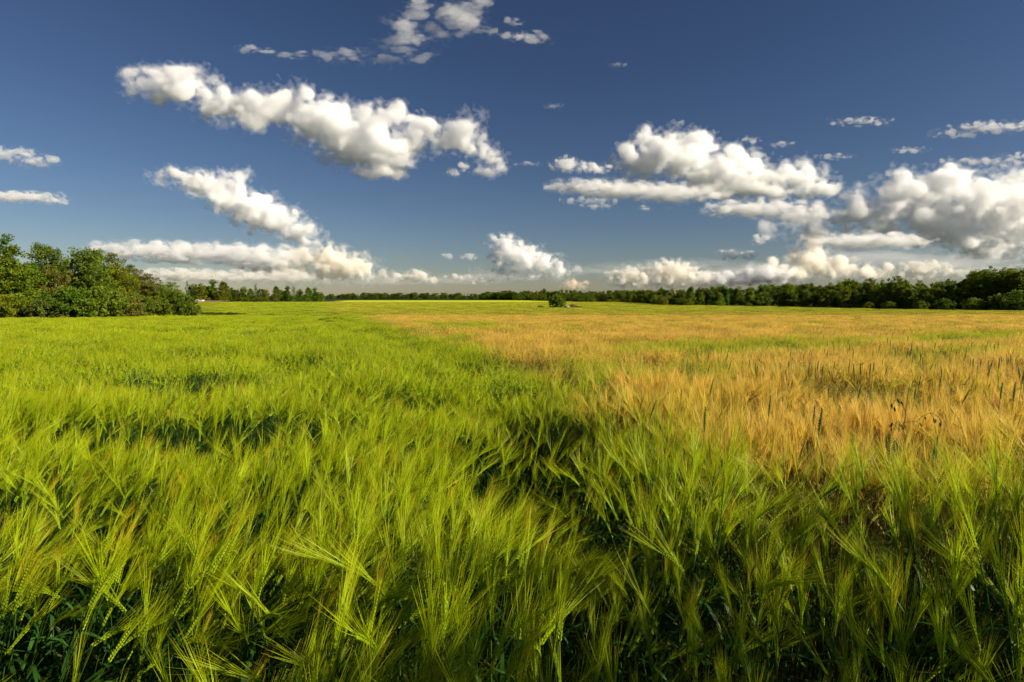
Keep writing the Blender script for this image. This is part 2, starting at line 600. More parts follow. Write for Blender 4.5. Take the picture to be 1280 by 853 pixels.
rng = np.random.default_rng(11)
near_protos = []
for k in range(12):
    style = k % 4
    kw = dict(lean=abs(rng.normal(0.10, 0.06)), nod=rng.uniform(0.15, 0.5), fan=0.15)
    if style == 1:
        kw = dict(lean=rng.uniform(0.12, 0.24), nod=rng.uniform(1.2, 2.3), fan=0.17)
    elif style == 2:
        kw = dict(lean=rng.uniform(0.02, 0.12), nod=rng.uniform(0.0, 0.3), fan=0.22)
    elif style == 3:
        kw = dict(lean=rng.uniform(0.15, 0.3), nod=rng.uniform(0.6, 1.4), fan=0.18)
    near_protos.append(plant(rng, h=rng.uniform(0.80, 0.88), awn_len=rng.uniform(0.12, 0.16), n_awn=30, yaw=0.0, **kw))

protos = [all_of(p) for p in near_protos]                                     # 0..11   single plants
N_NEAR = len(protos)
protos += [mid_tuft(rng, 0.19, 16, 13, 0.0008, 0.0045) for _ in range(6)]      # tufts
N_MID = len(protos)
protos += [mid_tuft(rng, 0.62, 90, 7, 0.0026, 0.009) for _ in range(5)]        # far patches
N_FAR = len(protos)
protos += [mid_tuft(rng, 2.6, 150, 3, 0.016, 0.022) for _ in range(4)]         # very far patches
N_END = len(protos)

def half_width(Y):
    return 0.92 * np.maximum(Y, 0) + 0.9

def scatter(y0, y1, spacing, seed, right_extra=0.0, left_extra=0.0):
    r = np.random.default_rng(seed)
    ys = np.arange(y0, y1, spacing)
    pts = []
    for y in ys:
        hw = float(half_width(y))
        xs = np.arange(-hw - left_extra, hw + right_extra, spacing)
        p = np.stack([xs, np.full_like(xs, y)], 1) + r.uniform(-0.55, 0.55, (len(xs), 2)) * spacing
        pts.append(p)
    return np.concatenate(pts)

inst = {k: [] for k in ('pos', 'rot', 'scl', 'ripe', 'vary', 'pick')}
def lodged(P, yaw, tilt, amount=1.0):
    """turn of each plant: its own yaw, then leaned over in wind-laid swathes"""
    X, Y = P[:, 0], P[:, 1]
    far = np.clip(1.25 - Y / 40.0, 0.12, 1.0)
    ph = 5.0 * (pnoise(X, Y, 61, 1.3) - 0.5) + 2.2 * (pnoise(X, Y, 62, 0.45) - 0.5) + 0.1
    th = far * amount * (0.12 + 0.62 * sstep(0.42, 0.95, pnoise(X, Y, 63, 0.9)) + 0.25 * sstep(0.6, 1.0, pnoise(X, Y, 64, 0.35)))
    th = np.where(X > 0.2 + 0.1 * Y, th * 0.6, th)
    out = np.zeros((len(P), 3))
    for i in range(len(P)):
        ax = Vector((-math.sin(ph[i]), math.cos(ph[i]), 0))
        m = Matrix.Rotation(th[i], 3, ax) @ Matrix.Rotation(yaw[i], 3, 'Z') @ Matrix.Rotation(tilt[i, 1], 3, 'Y') @ Matrix.Rotation(tilt[i, 0], 3, 'X')
        out[i] = m.to_euler('XYZ')[:]
    return out
def put(P, pick, yaw, tilt, scl, ripe, vary):
    n = len(P)
    inst['pos'].append(np.column_stack([P, ground_z(P[:, 0], P[:, 1]) if True else 0]))
    inst['rot'].append(lodged(P, yaw, tilt))
    inst['scl'].append(scl)
    inst['ripe'].append(ripe)
    inst['vary'].append(vary)
    inst['pick'].append(pick)

# nearest plants: about 300 of them become things of their own, the rest belongs to the field
near = scatter(-1.2, 5.2, 0.056, 21, 2.2, 0.3)
hn = crop_height(near[:, 0], near[:, 1])
rn = np.random.default_rng(22)
keep = rn.random(len(near)) < np.clip(0.35 + 0.8 * sstep(0.68, 0.9, hn), 0, 1)
near, hn = near[keep], hn[keep]
ptop = to_px(near[:, 0], near[:, 1], -drop(near[:, 1]) + hn + 0.05)
visible = (near[:, 1] > 0.55) & (ptop[0] > -20) & (ptop[0] < 1300) & (ptop[1] < 900)
order = np.argsort(np.where(visible, np.hypot(near[:, 0], near[:, 1]), 1e9))
solo_idx = order[:300]
is_solo = np.zeros(len(near), bool)
is_solo[solo_idx] = True
def near_yaw(P, r):
    n = len(P)
    wind = np.where(P[:, 0] < 0.15, r.normal(0.15, 0.9, n), r.normal(0.9, 1.2, n))
    return np.where(r.random(n) < 0.7, wind, r.uniform(0, 2 * math.pi, n))
yaw_n = near_yaw(near, rn)
pick_n = rn.integers(0, N_NEAR, len(near))
tilt_n = rn.normal(0, 0.05, (len(near), 2))
st = ~is_solo
solo_turn = lodged(near[solo_idx], yaw_n[solo_idx], tilt_n[solo_idx])
put(near[st], pick_n[st], yaw_n[st], tilt_n[st], np.repeat((hn[st] * rn.uniform(0.93, 1.07, st.sum()))[:, None], 3, 1), ripeness(near[st, 0], near[st, 1]), rn.random(st.sum()))

def tufts(y0, y1, sp, seed, lo, hi, tilt_sd, rx=0.0):
    P = scatter(y0, y1, sp, seed, rx)
    P = P[~in_woods(P[:, 0], P[:, 1])]
    r = np.random.default_rng(seed + 1)
    n = len(P)
    h = crop_height(P[:, 0], P[:, 1])
    s = h * r.uniform(0.94, 1.06, n)
    wind = r.normal(0.1, 0.8, n)
    yaw = np.where(r.random(n) < 0.6, wind, r.uniform(0, 2 * math.pi, n))
    put(P, r.integers(lo, hi, n), yaw, r.normal(0, tilt_sd, (n, 2)), np.column_stack([np.ones(n), np.ones(n), s]), ripeness(P[:, 0], P[:, 1]), r.random(n))
tufts(5.1, 21, 0.24, 31, N_NEAR, N_MID, 0.06, 2.0)
tufts(20.6, 100, 0.95, 41, N_MID, N_FAR, 0.02, 4.0)
tufts(99, 430, 3.9, 51, N_FAR, N_END, 0.005, 20.0)

for k in inst:
    inst[k] = np.concatenate(inst[k])
print('instances', len(inst['pick']), 'near', st.sum())

def build_field():
    allm = MB()
    pid = []
    for k, m in enumerate(protos):
        pid.append(np.full(m.n, k))
        allm.merged(m)
    V = np.concatenate([np.concatenate(allm.v), inst['pos']])
    npv = allm.n
    n = len(V)
    me = bpy.data.meshes.new('barley_field')
    me.vertices.add(n)
    me.vertices.foreach_set('co', V.ravel())
    lens = np.array([len(f) for f in allm.f])
    flat = np.concatenate([np.array(f) for f in allm.f])
    me.loops.add(len(flat))
    me.loops.foreach_set('vertex_index', flat)
    me.polygons.add(len(lens))
    me.polygons.foreach_set('loop_start', np.concatenate([[0], np.cumsum(lens)[:-1]]))
    me.update(calc_edges=True)
    me.materials.append(M_CROP)
    pad = len(V) - npv
    def attr(name, typ, key, arr):
        a = me.attributes.new(name, typ, 'POINT')
        a.data.foreach_set(key, np.ascontiguousarray(arr).ravel())
    for cname in ('green', 'gold'):
        A = np.ones((n, 4)); A[:npv, :3] = np.concatenate(allm.c[cname])
        attr(cname, 'FLOAT_COLOR', 'color', A.astype(np.float32))
    attr('proto', 'INT', 'value', np.concatenate(pid + [np.full(pad, -1)]).astype(np.int32))
    attr('pick', 'INT', 'value', np.concatenate([np.full(npv, -1), inst['pick']]).astype(np.int32))
    attr('turn', 'FLOAT_VECTOR', 'vector', np.concatenate([np.zeros((npv, 3)), inst['rot']]).astype(np.float32))
    attr('size', 'FLOAT_VECTOR', 'vector', np.concatenate([np.ones((npv, 3)), inst['scl']]).astype(np.float32))
    attr('ripe', 'FLOAT', 'value', np.concatenate([np.zeros(npv), inst['ripe']]).astype(np.float32))
    attr('vary', 'FLOAT', 'value', np.concatenate([np.zeros(npv), inst['vary']]).astype(np.float32))
    g = bpy.data.node_groups.new('sow_barley', 'GeometryNodeTree')
    g.interface.new_socket('Geometry', in_out='INPUT', socket_type='NodeSocketGeometry')
    g.interface.new_socket('Geometry', in_out='OUTPUT', socket_type='NodeSocketGeometry')
    L = g.links.new
    gi, go = g.nodes.new('NodeGroupInput'), g.nodes.new('NodeGroupOutput')
    def named(nm, typ):
        q = g.nodes.new('GeometryNodeInputNamedAttribute'); q.data_type = typ
        q.inputs['Name'].default_value = nm
        return q.outputs[0]
    def equal(sock, val):
        q = g.nodes.new('FunctionNodeCompare'); q.data_type = 'INT'; q.operation = 'EQUAL'
        ins = [s for s in q.inputs if s.type == 'INT']
        L(sock, ins[0]); ins[1].default_value = val
        return q.outputs[0]
    proto_s, pick_s = named('proto', 'INT'), named('pick', 'INT')
    turn, size = named('turn', 'FLOAT_VECTOR'), named('size', 'FLOAT_VECTOR')
    e2r = g.nodes.new('FunctionNodeEulerToRotation'); L(turn, e2r.inputs[0])
    def sep(val):
        q = g.nodes.new('GeometryNodeSeparateGeometry'); q.domain = 'POINT'
        L(gi.outputs[0], q.inputs['Geometry']); L(equal(proto_s, val), q.inputs['Selection'])
        return q.outputs[0]
    pts = sep(-1)
    jn = g.nodes.new('GeometryNodeJoinGeometry')
    for k in range(len(protos)):
        q = g.nodes.new('GeometryNodeInstanceOnPoints')
        L(pts, q.inputs['Points']); L(equal(pick_s, k), q.inputs['Selection'])
        L(sep(k), q.inputs['Instance']); L(e2r.outputs[0], q.inputs['Rotation']); L(size, q.inputs['Scale'])
        L(q.outputs[0], jn.inputs[0])
    L(jn.outputs[0], go.inputs[0])
    o = link(bpy.data.objects.new('barley_field', me))
    md = o.modifiers.new('sow', 'NODES')
    md.node_group = g
    tag(o, 'wide field of bearded barley, green in front and golden to the right', 'barley field', None, 'stuff')
build_field()
print('field', round(time.time() - T0, 1))

def build_solo_plants():
    """the nearest plants, each a thing with stalk, leaves and an ear that carries its awns"""
    meshes = []
    for pr in near_protos:
        meshes.append({k: pr[k].mesh('barley_' + ('leaf' if k == 'leaf2' else k), M_PLANT) for k in pr})
    sources = {}
    for n_, i in enumerate(solo_idx):
        x, y = near[i]
        k = int(pick_n[i])
        s = float(hn[i] * (0.93 + 0.14 * rn.random()))
        root = empty('barley_plant', (x, y, float(ground_z(x, y))), 0, s)
        root.rotation_euler = solo_turn[n_]
        nods = k % 4 in (1, 3)
        lab = 'green barley plant whose bearded ear nods to one side at the front of the field' if nods else 'green barley plant with upright ear and spreading beard at the front of the field'
        tag(root, lab, 'barley plant', 'nodding barley plants at the front' if nods else 'upright barley plants at the front')
        mk = meshes[k]
        for part in ('stalk', 'leaf', 'leaf2'):
            link(bpy.data.objects.new('leaf' if part == 'leaf2' else part, mk[part]), root)
        ear = link(bpy.data.objects.new('ear', mk['ear']), root)
        link(bpy.data.objects.new('awns', mk['awns']), ear)
build_solo_plants()

# ------------------------------------------------------------------ wheat ears standing above the gold barley
M_WHEAT = plain_material('wheat_green', (0.085, 0.135, 0.014), 0.6, 0.4, 60)
def wheat_proto(r, curve):
    st_, ear, lf = MB(), MB(), MB()
    P = [np.array([curve * s * s, 0, 0.94 * s]) for s in np.linspace(0, 1, 7)]
    tube(st_, P, np.linspace(0.0022, 0.0014, 7), 4)
    ax = P[-1] - P[-2]; ax /= np.linalg.norm(ax)
    u, v = frame(ax)
    L_ = 0.092
    tube(ear, [P[-1], P[-1] + ax * L_], [0.0015, 0.001], 4)
    for k in range(18):
        t = (k + 0.5) / 18
        sgn = 1 if k % 2 else -1
        p = P[-1] + ax * L_ * t
        kd = ax + sgn * 0.45 * u; kd /= np.linalg.norm(kd)
        wv = np.cross(kd, v)
        sz = 0.0125 * (1 - 0.75 * abs(t - 0.4))
        V = [p]
        for ring, (f, rad) in enumerate(((0.35, 0.0034 * (1 - 0.6 * abs(t - 0.4))), (0.7, 0.0028 * (1 - 0.6 * abs(t - 0.4))))):
            for a in range(6):
                aa = a * math.pi / 3
                V.append(p + sgn * u * 0.001 + kd * sz * f + rad * (math.cos(aa) * wv + 1.35 * math.sin(aa) * v))
        V.append(p + kd * sz)
        Fc = [(0, 1 + (a + 1) % 6, 1 + a) for a in range(6)] + [(1 + a, 1 + (a + 1) % 6, 7 + (a + 1) % 6, 7 + a) for a in range(6)] + [(13, 7 + a, 7 + (a + 1) % 6) for a in range(6)]
        ear.add(V, Fc)
    a = r.uniform(0, 6.28)
    o = np.array([math.cos(a), math.sin(a), 0]); sd_ = np.array([-o[1], o[0], 0])
    p, el = P[4].copy(), 1.2
    V, Fc = [], []
    for j in range(6):
        ww = 0.006 * (1 - (j / 5) ** 2) + 0.0003
        V += [p - sd_ * ww, p + sd_ * ww]
        p = p + 0.04 * (math.cos(el) * o + math.sin(el) * np.array([0, 0, 1.0])); el -= 0.4
        if j < 5: Fc.append((2 * j, 2 * j + 1, 2 * j + 3, 2 * j + 2))
    lf.add(V, Fc)
    return st_.mesh('wheat_stalk_mesh', M_WHEAT), ear.mesh('wheat_ear_mesh', M_WHEAT), lf.mesh('wheat_leaf_mesh', M_WHEAT)

rw = np.random.default_rng(77)
wheat_meshes = [wheat_proto(rw, c) for c in (0.01, 0.03, 0.06, 0.12)]
def wheat(px, py, lean=0.0, label=None, style=None, over=None):
    """an ear centred on that photo pixel; the plant is about a metre tall"""
    top = 1.01 + rw.uniform(0, 0.11) if over is None else over
    x, y = at_plan(px, py, top)
    s = top / 0.985
    root = empty('wheat_stalk', (x, y, float(ground_z(x, y))), rw.uniform(-0.6, 0.6), s)
    root.rotation_euler = (rw.normal(0, 0.02), lean + rw.normal(0, 0.03), rw.normal(0, 0.5))
    x_off = math.sin(lean) * top
    root.location.x -= x_off
    a, b, c = wheat_meshes[rw.integers(0, 3) if style is None else style]
    if label:
        tag(root, label, 'wheat')
    else:
        tag(root, 'thin dark green wheat ear poking above the gold barley on the right', 'wheat', 'wheat ears scattered over the gold barley')
    link(bpy.data.objects.new('stem', a), root)
    link(bpy.data.objects.new('ear', b), root)
    link(bpy.data.objects.new('leaf', c), root)

wheat(1118, 566, 0, 'tallest dark wheat ear of the four standing together below the wild oat', 0, 1.0)
wheat(1124, 561, 0.02, 'short wheat ear just right of the tallest in the group of four', 0, 1.0)
wheat(1129.5, 562, -0.05, 'slightly tilted wheat ear third in the group of four below the wild oat', 0, 1.0)
wheat(1136.5, 572, 0.05, 'lowest wheat ear at the right end of the group of four', 1, 0.98)
wheat(1166.5, 561, 0, 'taller ear of the close wheat pair right of the group of four', 0, 1.0)
wheat(1169.5, 569, 0.04, 'shorter ear of the close wheat pair right of the group of four', 0, 0.98)
wheat(1220, 551, 0.35, 'wheat stalk tilted far to the right in the gold barley', 1, 1.0)
wheat(875, 525, 0.0, 'lone wheat ear at the edge where green barley meets gold', 0)
wheat(1219, 466, 0.0, 'thick upright wheat ear standing alone above a green tuft', 0)
wheat(1247, 455, 0.05, 'upright wheat ear crossed by a slanting one near the right edge', 0)
wheat(1254, 444, 0.4, 'slanting wheat ear crossing an upright one near the right edge', 1)
for px, py, ln in ((1139, 477, 0.05), (1133, 493, 0), (1182, 478, 0.1), (1187, 481, 0.3), (1134, 453, 0), (1083, 462, 0), (940, 465, 0), (1033, 489, 0), (1234, 436, 0), (1188, 436, 0.05),
                   (1075, 489, 0.15), (1032, 459, 0), (1098, 466, 0), (1280, 470, 0), (1268, 473, 0), (1256, 490, 0), (1241, 488, 0), (1118, 440, 0), (1124, 436, 0), (1130, 440, 0), (1136, 437, 0), (1133, 445, 0),
                   (1113, 430, 0), (1115, 452, 0.1), (807, 505, 0.2), (882, 478, 0.1), (1005, 527, 0), (1012, 518, 0), (951, 507, 0), (1010, 462, 0), (1017, 459, 0), (1020, 463, 0), (952, 463, 0), (935, 457, 0), (979, 455, 0.1)):
    wheat(px, py, ln)
for _ in range(250):
    py = 393 + 75 * rw.random() ** 1.5
    px = rw.uniform(690 + (py - 393) * 1.5, 1280)
    if rw.random() < 0.75 and px < 850:
        px = rw.uniform(850, 1280)
    wheat(px, py, rw.normal(0, 0.12))

# ------------------------------------------------------------------ wild oat with its drooping spikelets
M_OAT = plain_material('oat_green', (0.035, 0.055, 0.010), 0.6, 0.3, 60)
def wild_oat():
    x, y = at_plan(1131, 560, 0.95)
    y *= 1.04
    gz = float(ground_z(x, y))
    root = empty('wild_oat', (x, y, gz))
    tag(root, 'thin wild oat with drooping dark spikelets and one arching side branch, above the wheat ears', 'oat plant')
    # panicle in the plane facing the camera, measured in metres from the photo
    k = y / F
    def q(px, py, dy=0.0):
        rx, _, rz = ray(px, py)
        return np.array([rx * y - x, dy, CAM[2] + rz * y - gz])
    st_ = MB()
    main = [np.array([0, 0, 0]), q(1131, 580), q(1130, 535), q(1133, 508), q(1137, 480)]
    tube(st_, main, [0.0024, 0.002, 0.0018, 0.0014, 0.0009], 4)
    stem = st_.obj('stem', M_OAT, root)
    br = MB()
    for pts in ([(1130, 528), (1146, 527), (1153, 520), (1163, 516), (1172, 521), (1176, 528)],
                [(1146, 527), (1151, 531)], [(1153, 520), (1156, 523)], [(1163, 516), (1167, 523)],
                [(1132, 515), (1126, 502), (1121, 500), (1117, 508)], [(1126, 502), (1124, 508)], [(1130, 528), (1122, 526), (1116, 532)], [(1122, 526), (1123, 534)], [(1130, 530), (1129, 534)]):
        dy = rw.uniform(-0.02, 0.02)
        tube(br, [q(a, b, dy * i / len(pts)) for i, (a, b) in enumerate(pts)], 0.0013, 3)
    br.obj('branch', M_OAT, root)
    for (px, py, l) in ((1115, 508, 9), (1118, 512, 8), (1121, 502, 9), (1127, 505, 8), (1116, 533, 10), (1114, 538, 8), (1119, 536, 9), (1124, 531, 9), (1127, 534, 8), (1123, 537, 9), (1129, 532, 8),
                        (1151, 532, 7), (1156, 523, 6), (1167, 526, 8), (1170, 527, 7), (1176, 530, 8), (1174, 532, 7)):
        sb = MB()
        p0, ln = q(px, py - l * 0.5), l * k * 1.0
        dr = np.array([rw.normal(0, 0.25), rw.normal(0, 0.2), -1.0]); dr /= np.linalg.norm(dr)
        u, v = frame(dr)
        for sg in (-1, 1):
            dd = dr + sg * 0.16 * u; dd /= np.linalg.norm(dd)
            V = [p0]
            for f, rad in ((0.35, 0.003), (0.7, 0.0021)):
                for a in range(5):
                    aa = a * 2 * math.pi / 5
                    V.append(p0 + dd * ln * f + rad * (math.cos(aa) * u + math.sin(aa) * v))
            V.append(p0 + dd * ln)
            Fc = [(0, 1 + (a + 1) % 5, 1 + a) for a in range(5)] + [(1 + a, 1 + (a + 1) % 5, 6 + (a + 1) % 5, 6 + a) for a in range(5)] + [(11, 6 + a, 6 + (a + 1) % 5) for a in range(5)]
            sb.add(V, Fc)
        sb.obj('spikelet', M_OAT, root)
wild_oat()

# ------------------------------------------------------------------ trees
def crown_leaves(mb, centres, radii, per, leaf, r, squash=0.8):
    nC = len(centres)
    for c, rad in zip(centres, radii):
        n = int(per * r.uniform(0.7, 1.3))
        d = r.normal(0, 1, (n, 3))
        d /= np.linalg.norm(d, axis=1)[:, None]
        p = c + d * (rad * r.random(n) ** 0.45)[:, None] * np.array([1, 1, squash])
        a = r.normal(0, 1, (n, 3)); a /= np.linalg.norm(a, axis=1)[:, None]
        b = np.cross(a, r.normal(0, 1, (n, 3))); b /= np.linalg.norm(b, axis=1)[:, None]
        s = leaf * r.uniform(0.6, 1.35, n)[:, None]
        V = np.stack([p - a * s, p + b * s * 0.55, p + a * s, p - b * s * 0.55], 1).reshape(-1, 3)
        Fc = [(4 * i, 4 * i + 1, 4 * i + 2, 4 * i + 3) for i in range(n)]
        tone = np.clip(r.normal(0.45, 0.22) + r.normal(0, 0.15, n), 0, 1)
        mb.add(V, Fc, clump=np.repeat(np.stack([tone, tone, tone], 1), 4, 0))

def limbs(mb, trunk_top, centres, r, base_r):
    for c in centres:
        t = r.uniform(0.35, 0.95)
        p0 = np.array([0, 0, trunk_top * t])
        mid = (p0 + c) / 2 + np.array([0, 0, -0.06 * np.linalg.norm(c - p0)])
        tube(mb, [p0, mid, c], [base_r * (1 - 0.7 * t), base_r * 0.25, base_r * 0.08], 4, False)

def broad_tree(seed, lobes, n, per, leaf, trunk_r=0.022, base=0.10):
    """unit-height tree; lobes: (x, z, rx, rz) list of uneven crown masses"""
    r = np.random.default_rng(seed)
    cen, rad = [], []
    lobes = np.array(lobes)
    wts = lobes[:, 2] ** 2 * lobes[:, 3]
    wts = wts / wts.sum()
    for _ in range(n):
        l = lobes[r.choice(len(lobes), p=wts)]
        d = r.normal(0, 1, 3); d /= np.linalg.norm(d)
        q = r.random() ** 0.38
        p = np.array([l[0] + d[0] * l[2] * q, d[1] * l[2] * q + r.normal(0, 0.02), l[1] + d[2] * l[3] * q])
        p[2] = max(p[2], base * 0.6)
        cen.append(p)
        rad.append(r.uniform(0.04, 0.085))
    cr, tr = MB(), MB()
    crown_leaves(cr, cen, rad, per, leaf, r)
    top = 0.8
    P = [np.array([0.01 * math.sin(5 * z), 0.012 * math.sin(4 * z + 1), z * top]) for z in np.linspace(-0.02, 1, 7)]
    tube(tr, P, np.linspace(trunk_r, trunk_r * 0.15, 7), 7)
    limbs(tr, top, [cen[i] for i in r.choice(n, min(26, n), replace=False)], r, trunk_r * 0.5)
    return cr, tr

def conifer(seed, n_tiers, width, per, leaf):
    r = np.random.default_rng(seed)
    cen, rad = [], []
    for k in range(n_tiers):
        t = (k + 0.5) / n_tiers
        z = 0.08 + 0.9 * t
        wd = width * (1 - t) ** 0.8 + 0.012
        m = max(3, int(9 * (1 - t) + 3))
        for j in range(m):
            a = r.uniform(0, 2 * math.pi)
            q = wd * r.uniform(0.3, 1.1)
            cen.append(np.array([q * math.cos(a), q * math.sin(a), z - 0.25 * q + r.normal(0, 0.01)]))
            rad.append(r.uniform(0.02, 0.045))
    cr, tr = MB(), MB()
    crown_leaves(cr, cen, rad, per, leaf, r, 0.55)
    tube(tr, [np.array([0, 0, z]) for z in np.linspace(-0.02, 0.98, 6)], np.linspace(0.014, 0.002, 6), 6)
    return cr, tr

def shrub(seed, n, per, leaf, spread=0.6):
    r = np.random.default_rng(seed)
    cen, rad = [], []
    for _ in range(n):
        d = r.normal(0, 1, 3); d /= np.linalg.norm(d)
        q = r.random() ** 0.4
        p = np.array([d[0] * spread * q, d[1] * spread * q, 0.48 + d[2] * 0.46 * q])
        p[:2] *= 1.12 - 0.25 * p[2]
        cen.append(p); rad.append(r.uniform(0.06, 0.13))
    cr, tr = MB(), MB()
    crown_leaves(cr, cen, rad, per, leaf, r)
    for i in r.choice(n, min(12, n), replace=False):
        c = cen[i]
        tube(tr, [np.array([r.normal(0, 0.03), r.normal(0, 0.03), -0.03]), c * np.array([0.5, 0.5, 0.55]), c], [0.016, 0.01, 0.004], 4, False)
    return cr, tr

def proto_meshes(pair, leafmat, bark):
    return pair[0].mesh('crown_mesh', leafmat), pair[1].mesh('trunk_mesh', bark, True)

# big tree shapes of the left-hand clump, leaves about 0.2 m on a 12 m tree
LF = 0.0135
SH = {
    'tall':  broad_tree(1, [(0, .88, .10, .12), (-.02, .68, .20, .16), (.08, .50, .27, .18), (-.12, .42, .22, .18), (0, .25, .25, .14)], 287, 54, LF),
    'airy':  broad_tree(2, [(-.08, .86, .12, .11), (.10, .80, .15, .10), (0, .62, .22, .16), (.05, .42, .20, .16)], 162, 41, LF),
    'round': broad_tree(3, [(0, .72, .24, .26), (.18, .56, .22, .22), (-.18, .55, .22, .22), (0, .34, .34, .24)], 312, 54, LF),
    'wide':  broad_tree(4, [(-.12, .74, .24, .22), (.14, .80, .18, .19), (.26, .52, .2, .22), (-.26, .46, .22, .24), (0, .30, .36, .22)], 325, 54, LF),
    'oval':  broad_tree(5, [(0, .76, .17, .22), (.05, .5, .23, .26), (-.05, .3, .24, .2)], 250, 51, LF),
    'slim':  broad_tree(6, [(0, .82, .10, .17), (.02, .55, .15, .24), (-.02, .3, .15, .2)], 187, 51, LF),
    'lumpy': broad_tree(7, [(-.14, .78, .15, .16), (.12, .86, .12, .13), (.05, .55, .26, .2), (-.16, .45, .2, .2), (.14, .3, .24, .2)], 275, 54, LF),
}
WOOD = {
    'wood_round': broad_tree(51, [(0, .72, .24, .26), (.16, .5, .24, .26), (-.18, .48, .24, .26), (0, .25, .34, .26)], 210, 34, 0.022, base=0.02),
    'wood_wide':  broad_tree(52, [(-.14, .76, .22, .22), (.16, .82, .16, .17), (.24, .5, .2, .24), (-.24, .44, .22, .26), (0, .24, .36, .24)], 220, 34, 0.022, base=0.02),
    'wood_oval':  broad_tree(53, [(0, .78, .16, .21), (.05, .5, .24, .28), (-.05, .25, .26, .24)], 190, 34, 0.022, base=0.02),
    'wood_lumpy': broad_tree(54, [(-.14, .76, .16, .17), (.10, .87, .12, .12), (.05, .55, .26, .22), (-.16, .42, .2, .22), (.12, .24, .26, .22)], 200, 34, 0.022, base=0.02),
    'wood_tall':  broad_tree(55, [(0, .88, .09, .12), (0, .66, .17, .18), (.04, .42, .22, .22), (0, .2, .24, .2)], 190, 34, 0.022, base=0.02),
    'wood_slim':  broad_tree(56, [(0, .83, .10, .17), (.02, .55, .15, .24), (-.02, .26, .18, .24)], 160, 34, 0.022, base=0.02),
}
SH.update(WOOD)
CONES = [conifer(20, 16, 0.17, 18, 0.014), conifer(21, 14, 0.13, 18, 0.014)]
SHRUBS = [shrub(30 + i, 150, 50, 0.03, s) for i, s in enumerate((0.6, 0.75, 0.5))]
PM = {}
for k, pr in SH.items():
    PM[k] = {}
    for mn, mt, bk in (('green', M_LEAF, M_BARK), ('dark', M_LEAF_DARK, M_BARK), ('olive', M_LEAF_OLIVE, M_BARK_PALE), ('bright', M_LEAF_BRIGHT, M_BARK)):
        PM[k][mn] = (pr[0], pr[1], mt, bk)
for i, pr in enumerate(CONES):
    PM['cone%d' % i] = {'dark': (pr[0], pr[1], M_LEAF_DARK, M_BARK), 'green': (pr[0], pr[1], M_LEAF, M_BARK)}
for i, pr in enumerate(SHRUBS):
    PM['shrub%d' % i] = {mn: (pr[0], pr[1], mt, M_TWIG) for mn, mt in (('green', M_LEAF), ('dark', M_LEAF_DARK), ('olive', M_LEAF_OLIVE), ('bright', M_LEAF_BRIGHT))}
_cache = {}
def tree_meshes(shape, tone):
    if (shape, tone) not in _cache:
        a, b, mt, bk = PM[shape][tone]
        _cache[(shape, tone)] = proto_meshes((a, b), mt, bk)
    return _cache[(shape, tone)]

rt = np.random.default_rng(5)
def tree(shape, tone, px, Y, top_py, label, group=None, wide=1.0, sink=0.0, name=None, cat='tree'):
    """a tree whose foot stands under photo column px at depth Y and whose top reaches photo row top_py"""
    rx, _, _ = ray(px, 400.0)
    gz = float(ground_z(0, Y)) - sink
    z_top = CAM[2] + ray(px, top_py)[2] * Y
    h = float(z_top - gz)
    sc = (h * wide, h * wide, h)
    cr, tr = tree_meshes(shape, tone)
    is_shrub = shape.startswith('shrub')
    name = name or ('shrub' if is_shrub else ('conifer_tree' if shape.startswith('cone') else 'leafy_tree'))
    root = empty(name, (float((px - 640) / F * Y), Y, gz), rt.uniform(-0.6, 0.6) + (math.pi if rt.random() < 0.35 else 0), sc)
    tag(root, label, cat, group)
    link(bpy.data.objects.new('stems' if is_shrub else 'trunk', tr), root)
    link(bpy.data.objects.new('crown', cr), root)
    return root

# the clump on the left
for a in (
    ('tall', 'green', 14, 86, 290, 'tallest green tree at the left end of the clump, with a narrow knobbly top', 1.0),
    ('round', 'green', -38, 84, 300, 'broad green tree cut by the left edge of the photo', 1.1),
    ('airy', 'dark', 62, 97, 299, 'open-crowned tree with sky showing between its branches, second peak of the clump', 0.95),
    ('lumpy', 'olive', 72, 88, 330, 'yellowish thin-leaved tree in front of the open-crowned one', 0.9),
    ('wide', 'dark', 114, 92, 306, 'big dark green tree in the middle of the clump, widest of its crowns', 0.95),
    ('round', 'green', 140, 97, 315, 'green tree on the right shoulder of the big middle tree', 0.9),
    ('oval', 'dark', 40, 93, 326, 'dark tree filling the gap between the tallest and the open-crowned tree', 1.0),
    ('wide', 'dark', 20, 95, 325, 'dark tree deep in the clump behind the tallest one', 1.2),
    ('round', 'dark', 90, 100, 326, 'dark tree deep in the clump behind the yellowish one', 1.2),
    ('round', 'olive', 184, 108, 341, 'olive round-topped tree on the right half of the clump', 1.15),
    ('round', 'green', 163, 112, 330, 'green tree between the big middle tree and the olive round-topped tree', 1.0),
    ('round', 'green', 214, 108, 352, 'lower green tree next to the last bush of the clump', 1.15),
    ('cone0', 'dark', 203, 190, 349, 'dark pointed tree behind the low end of the clump', 1.3),
):
    tree(a[0], a[1], a[2], a[3], a[4], a[5], 'trees of the clump on the left', a[6])
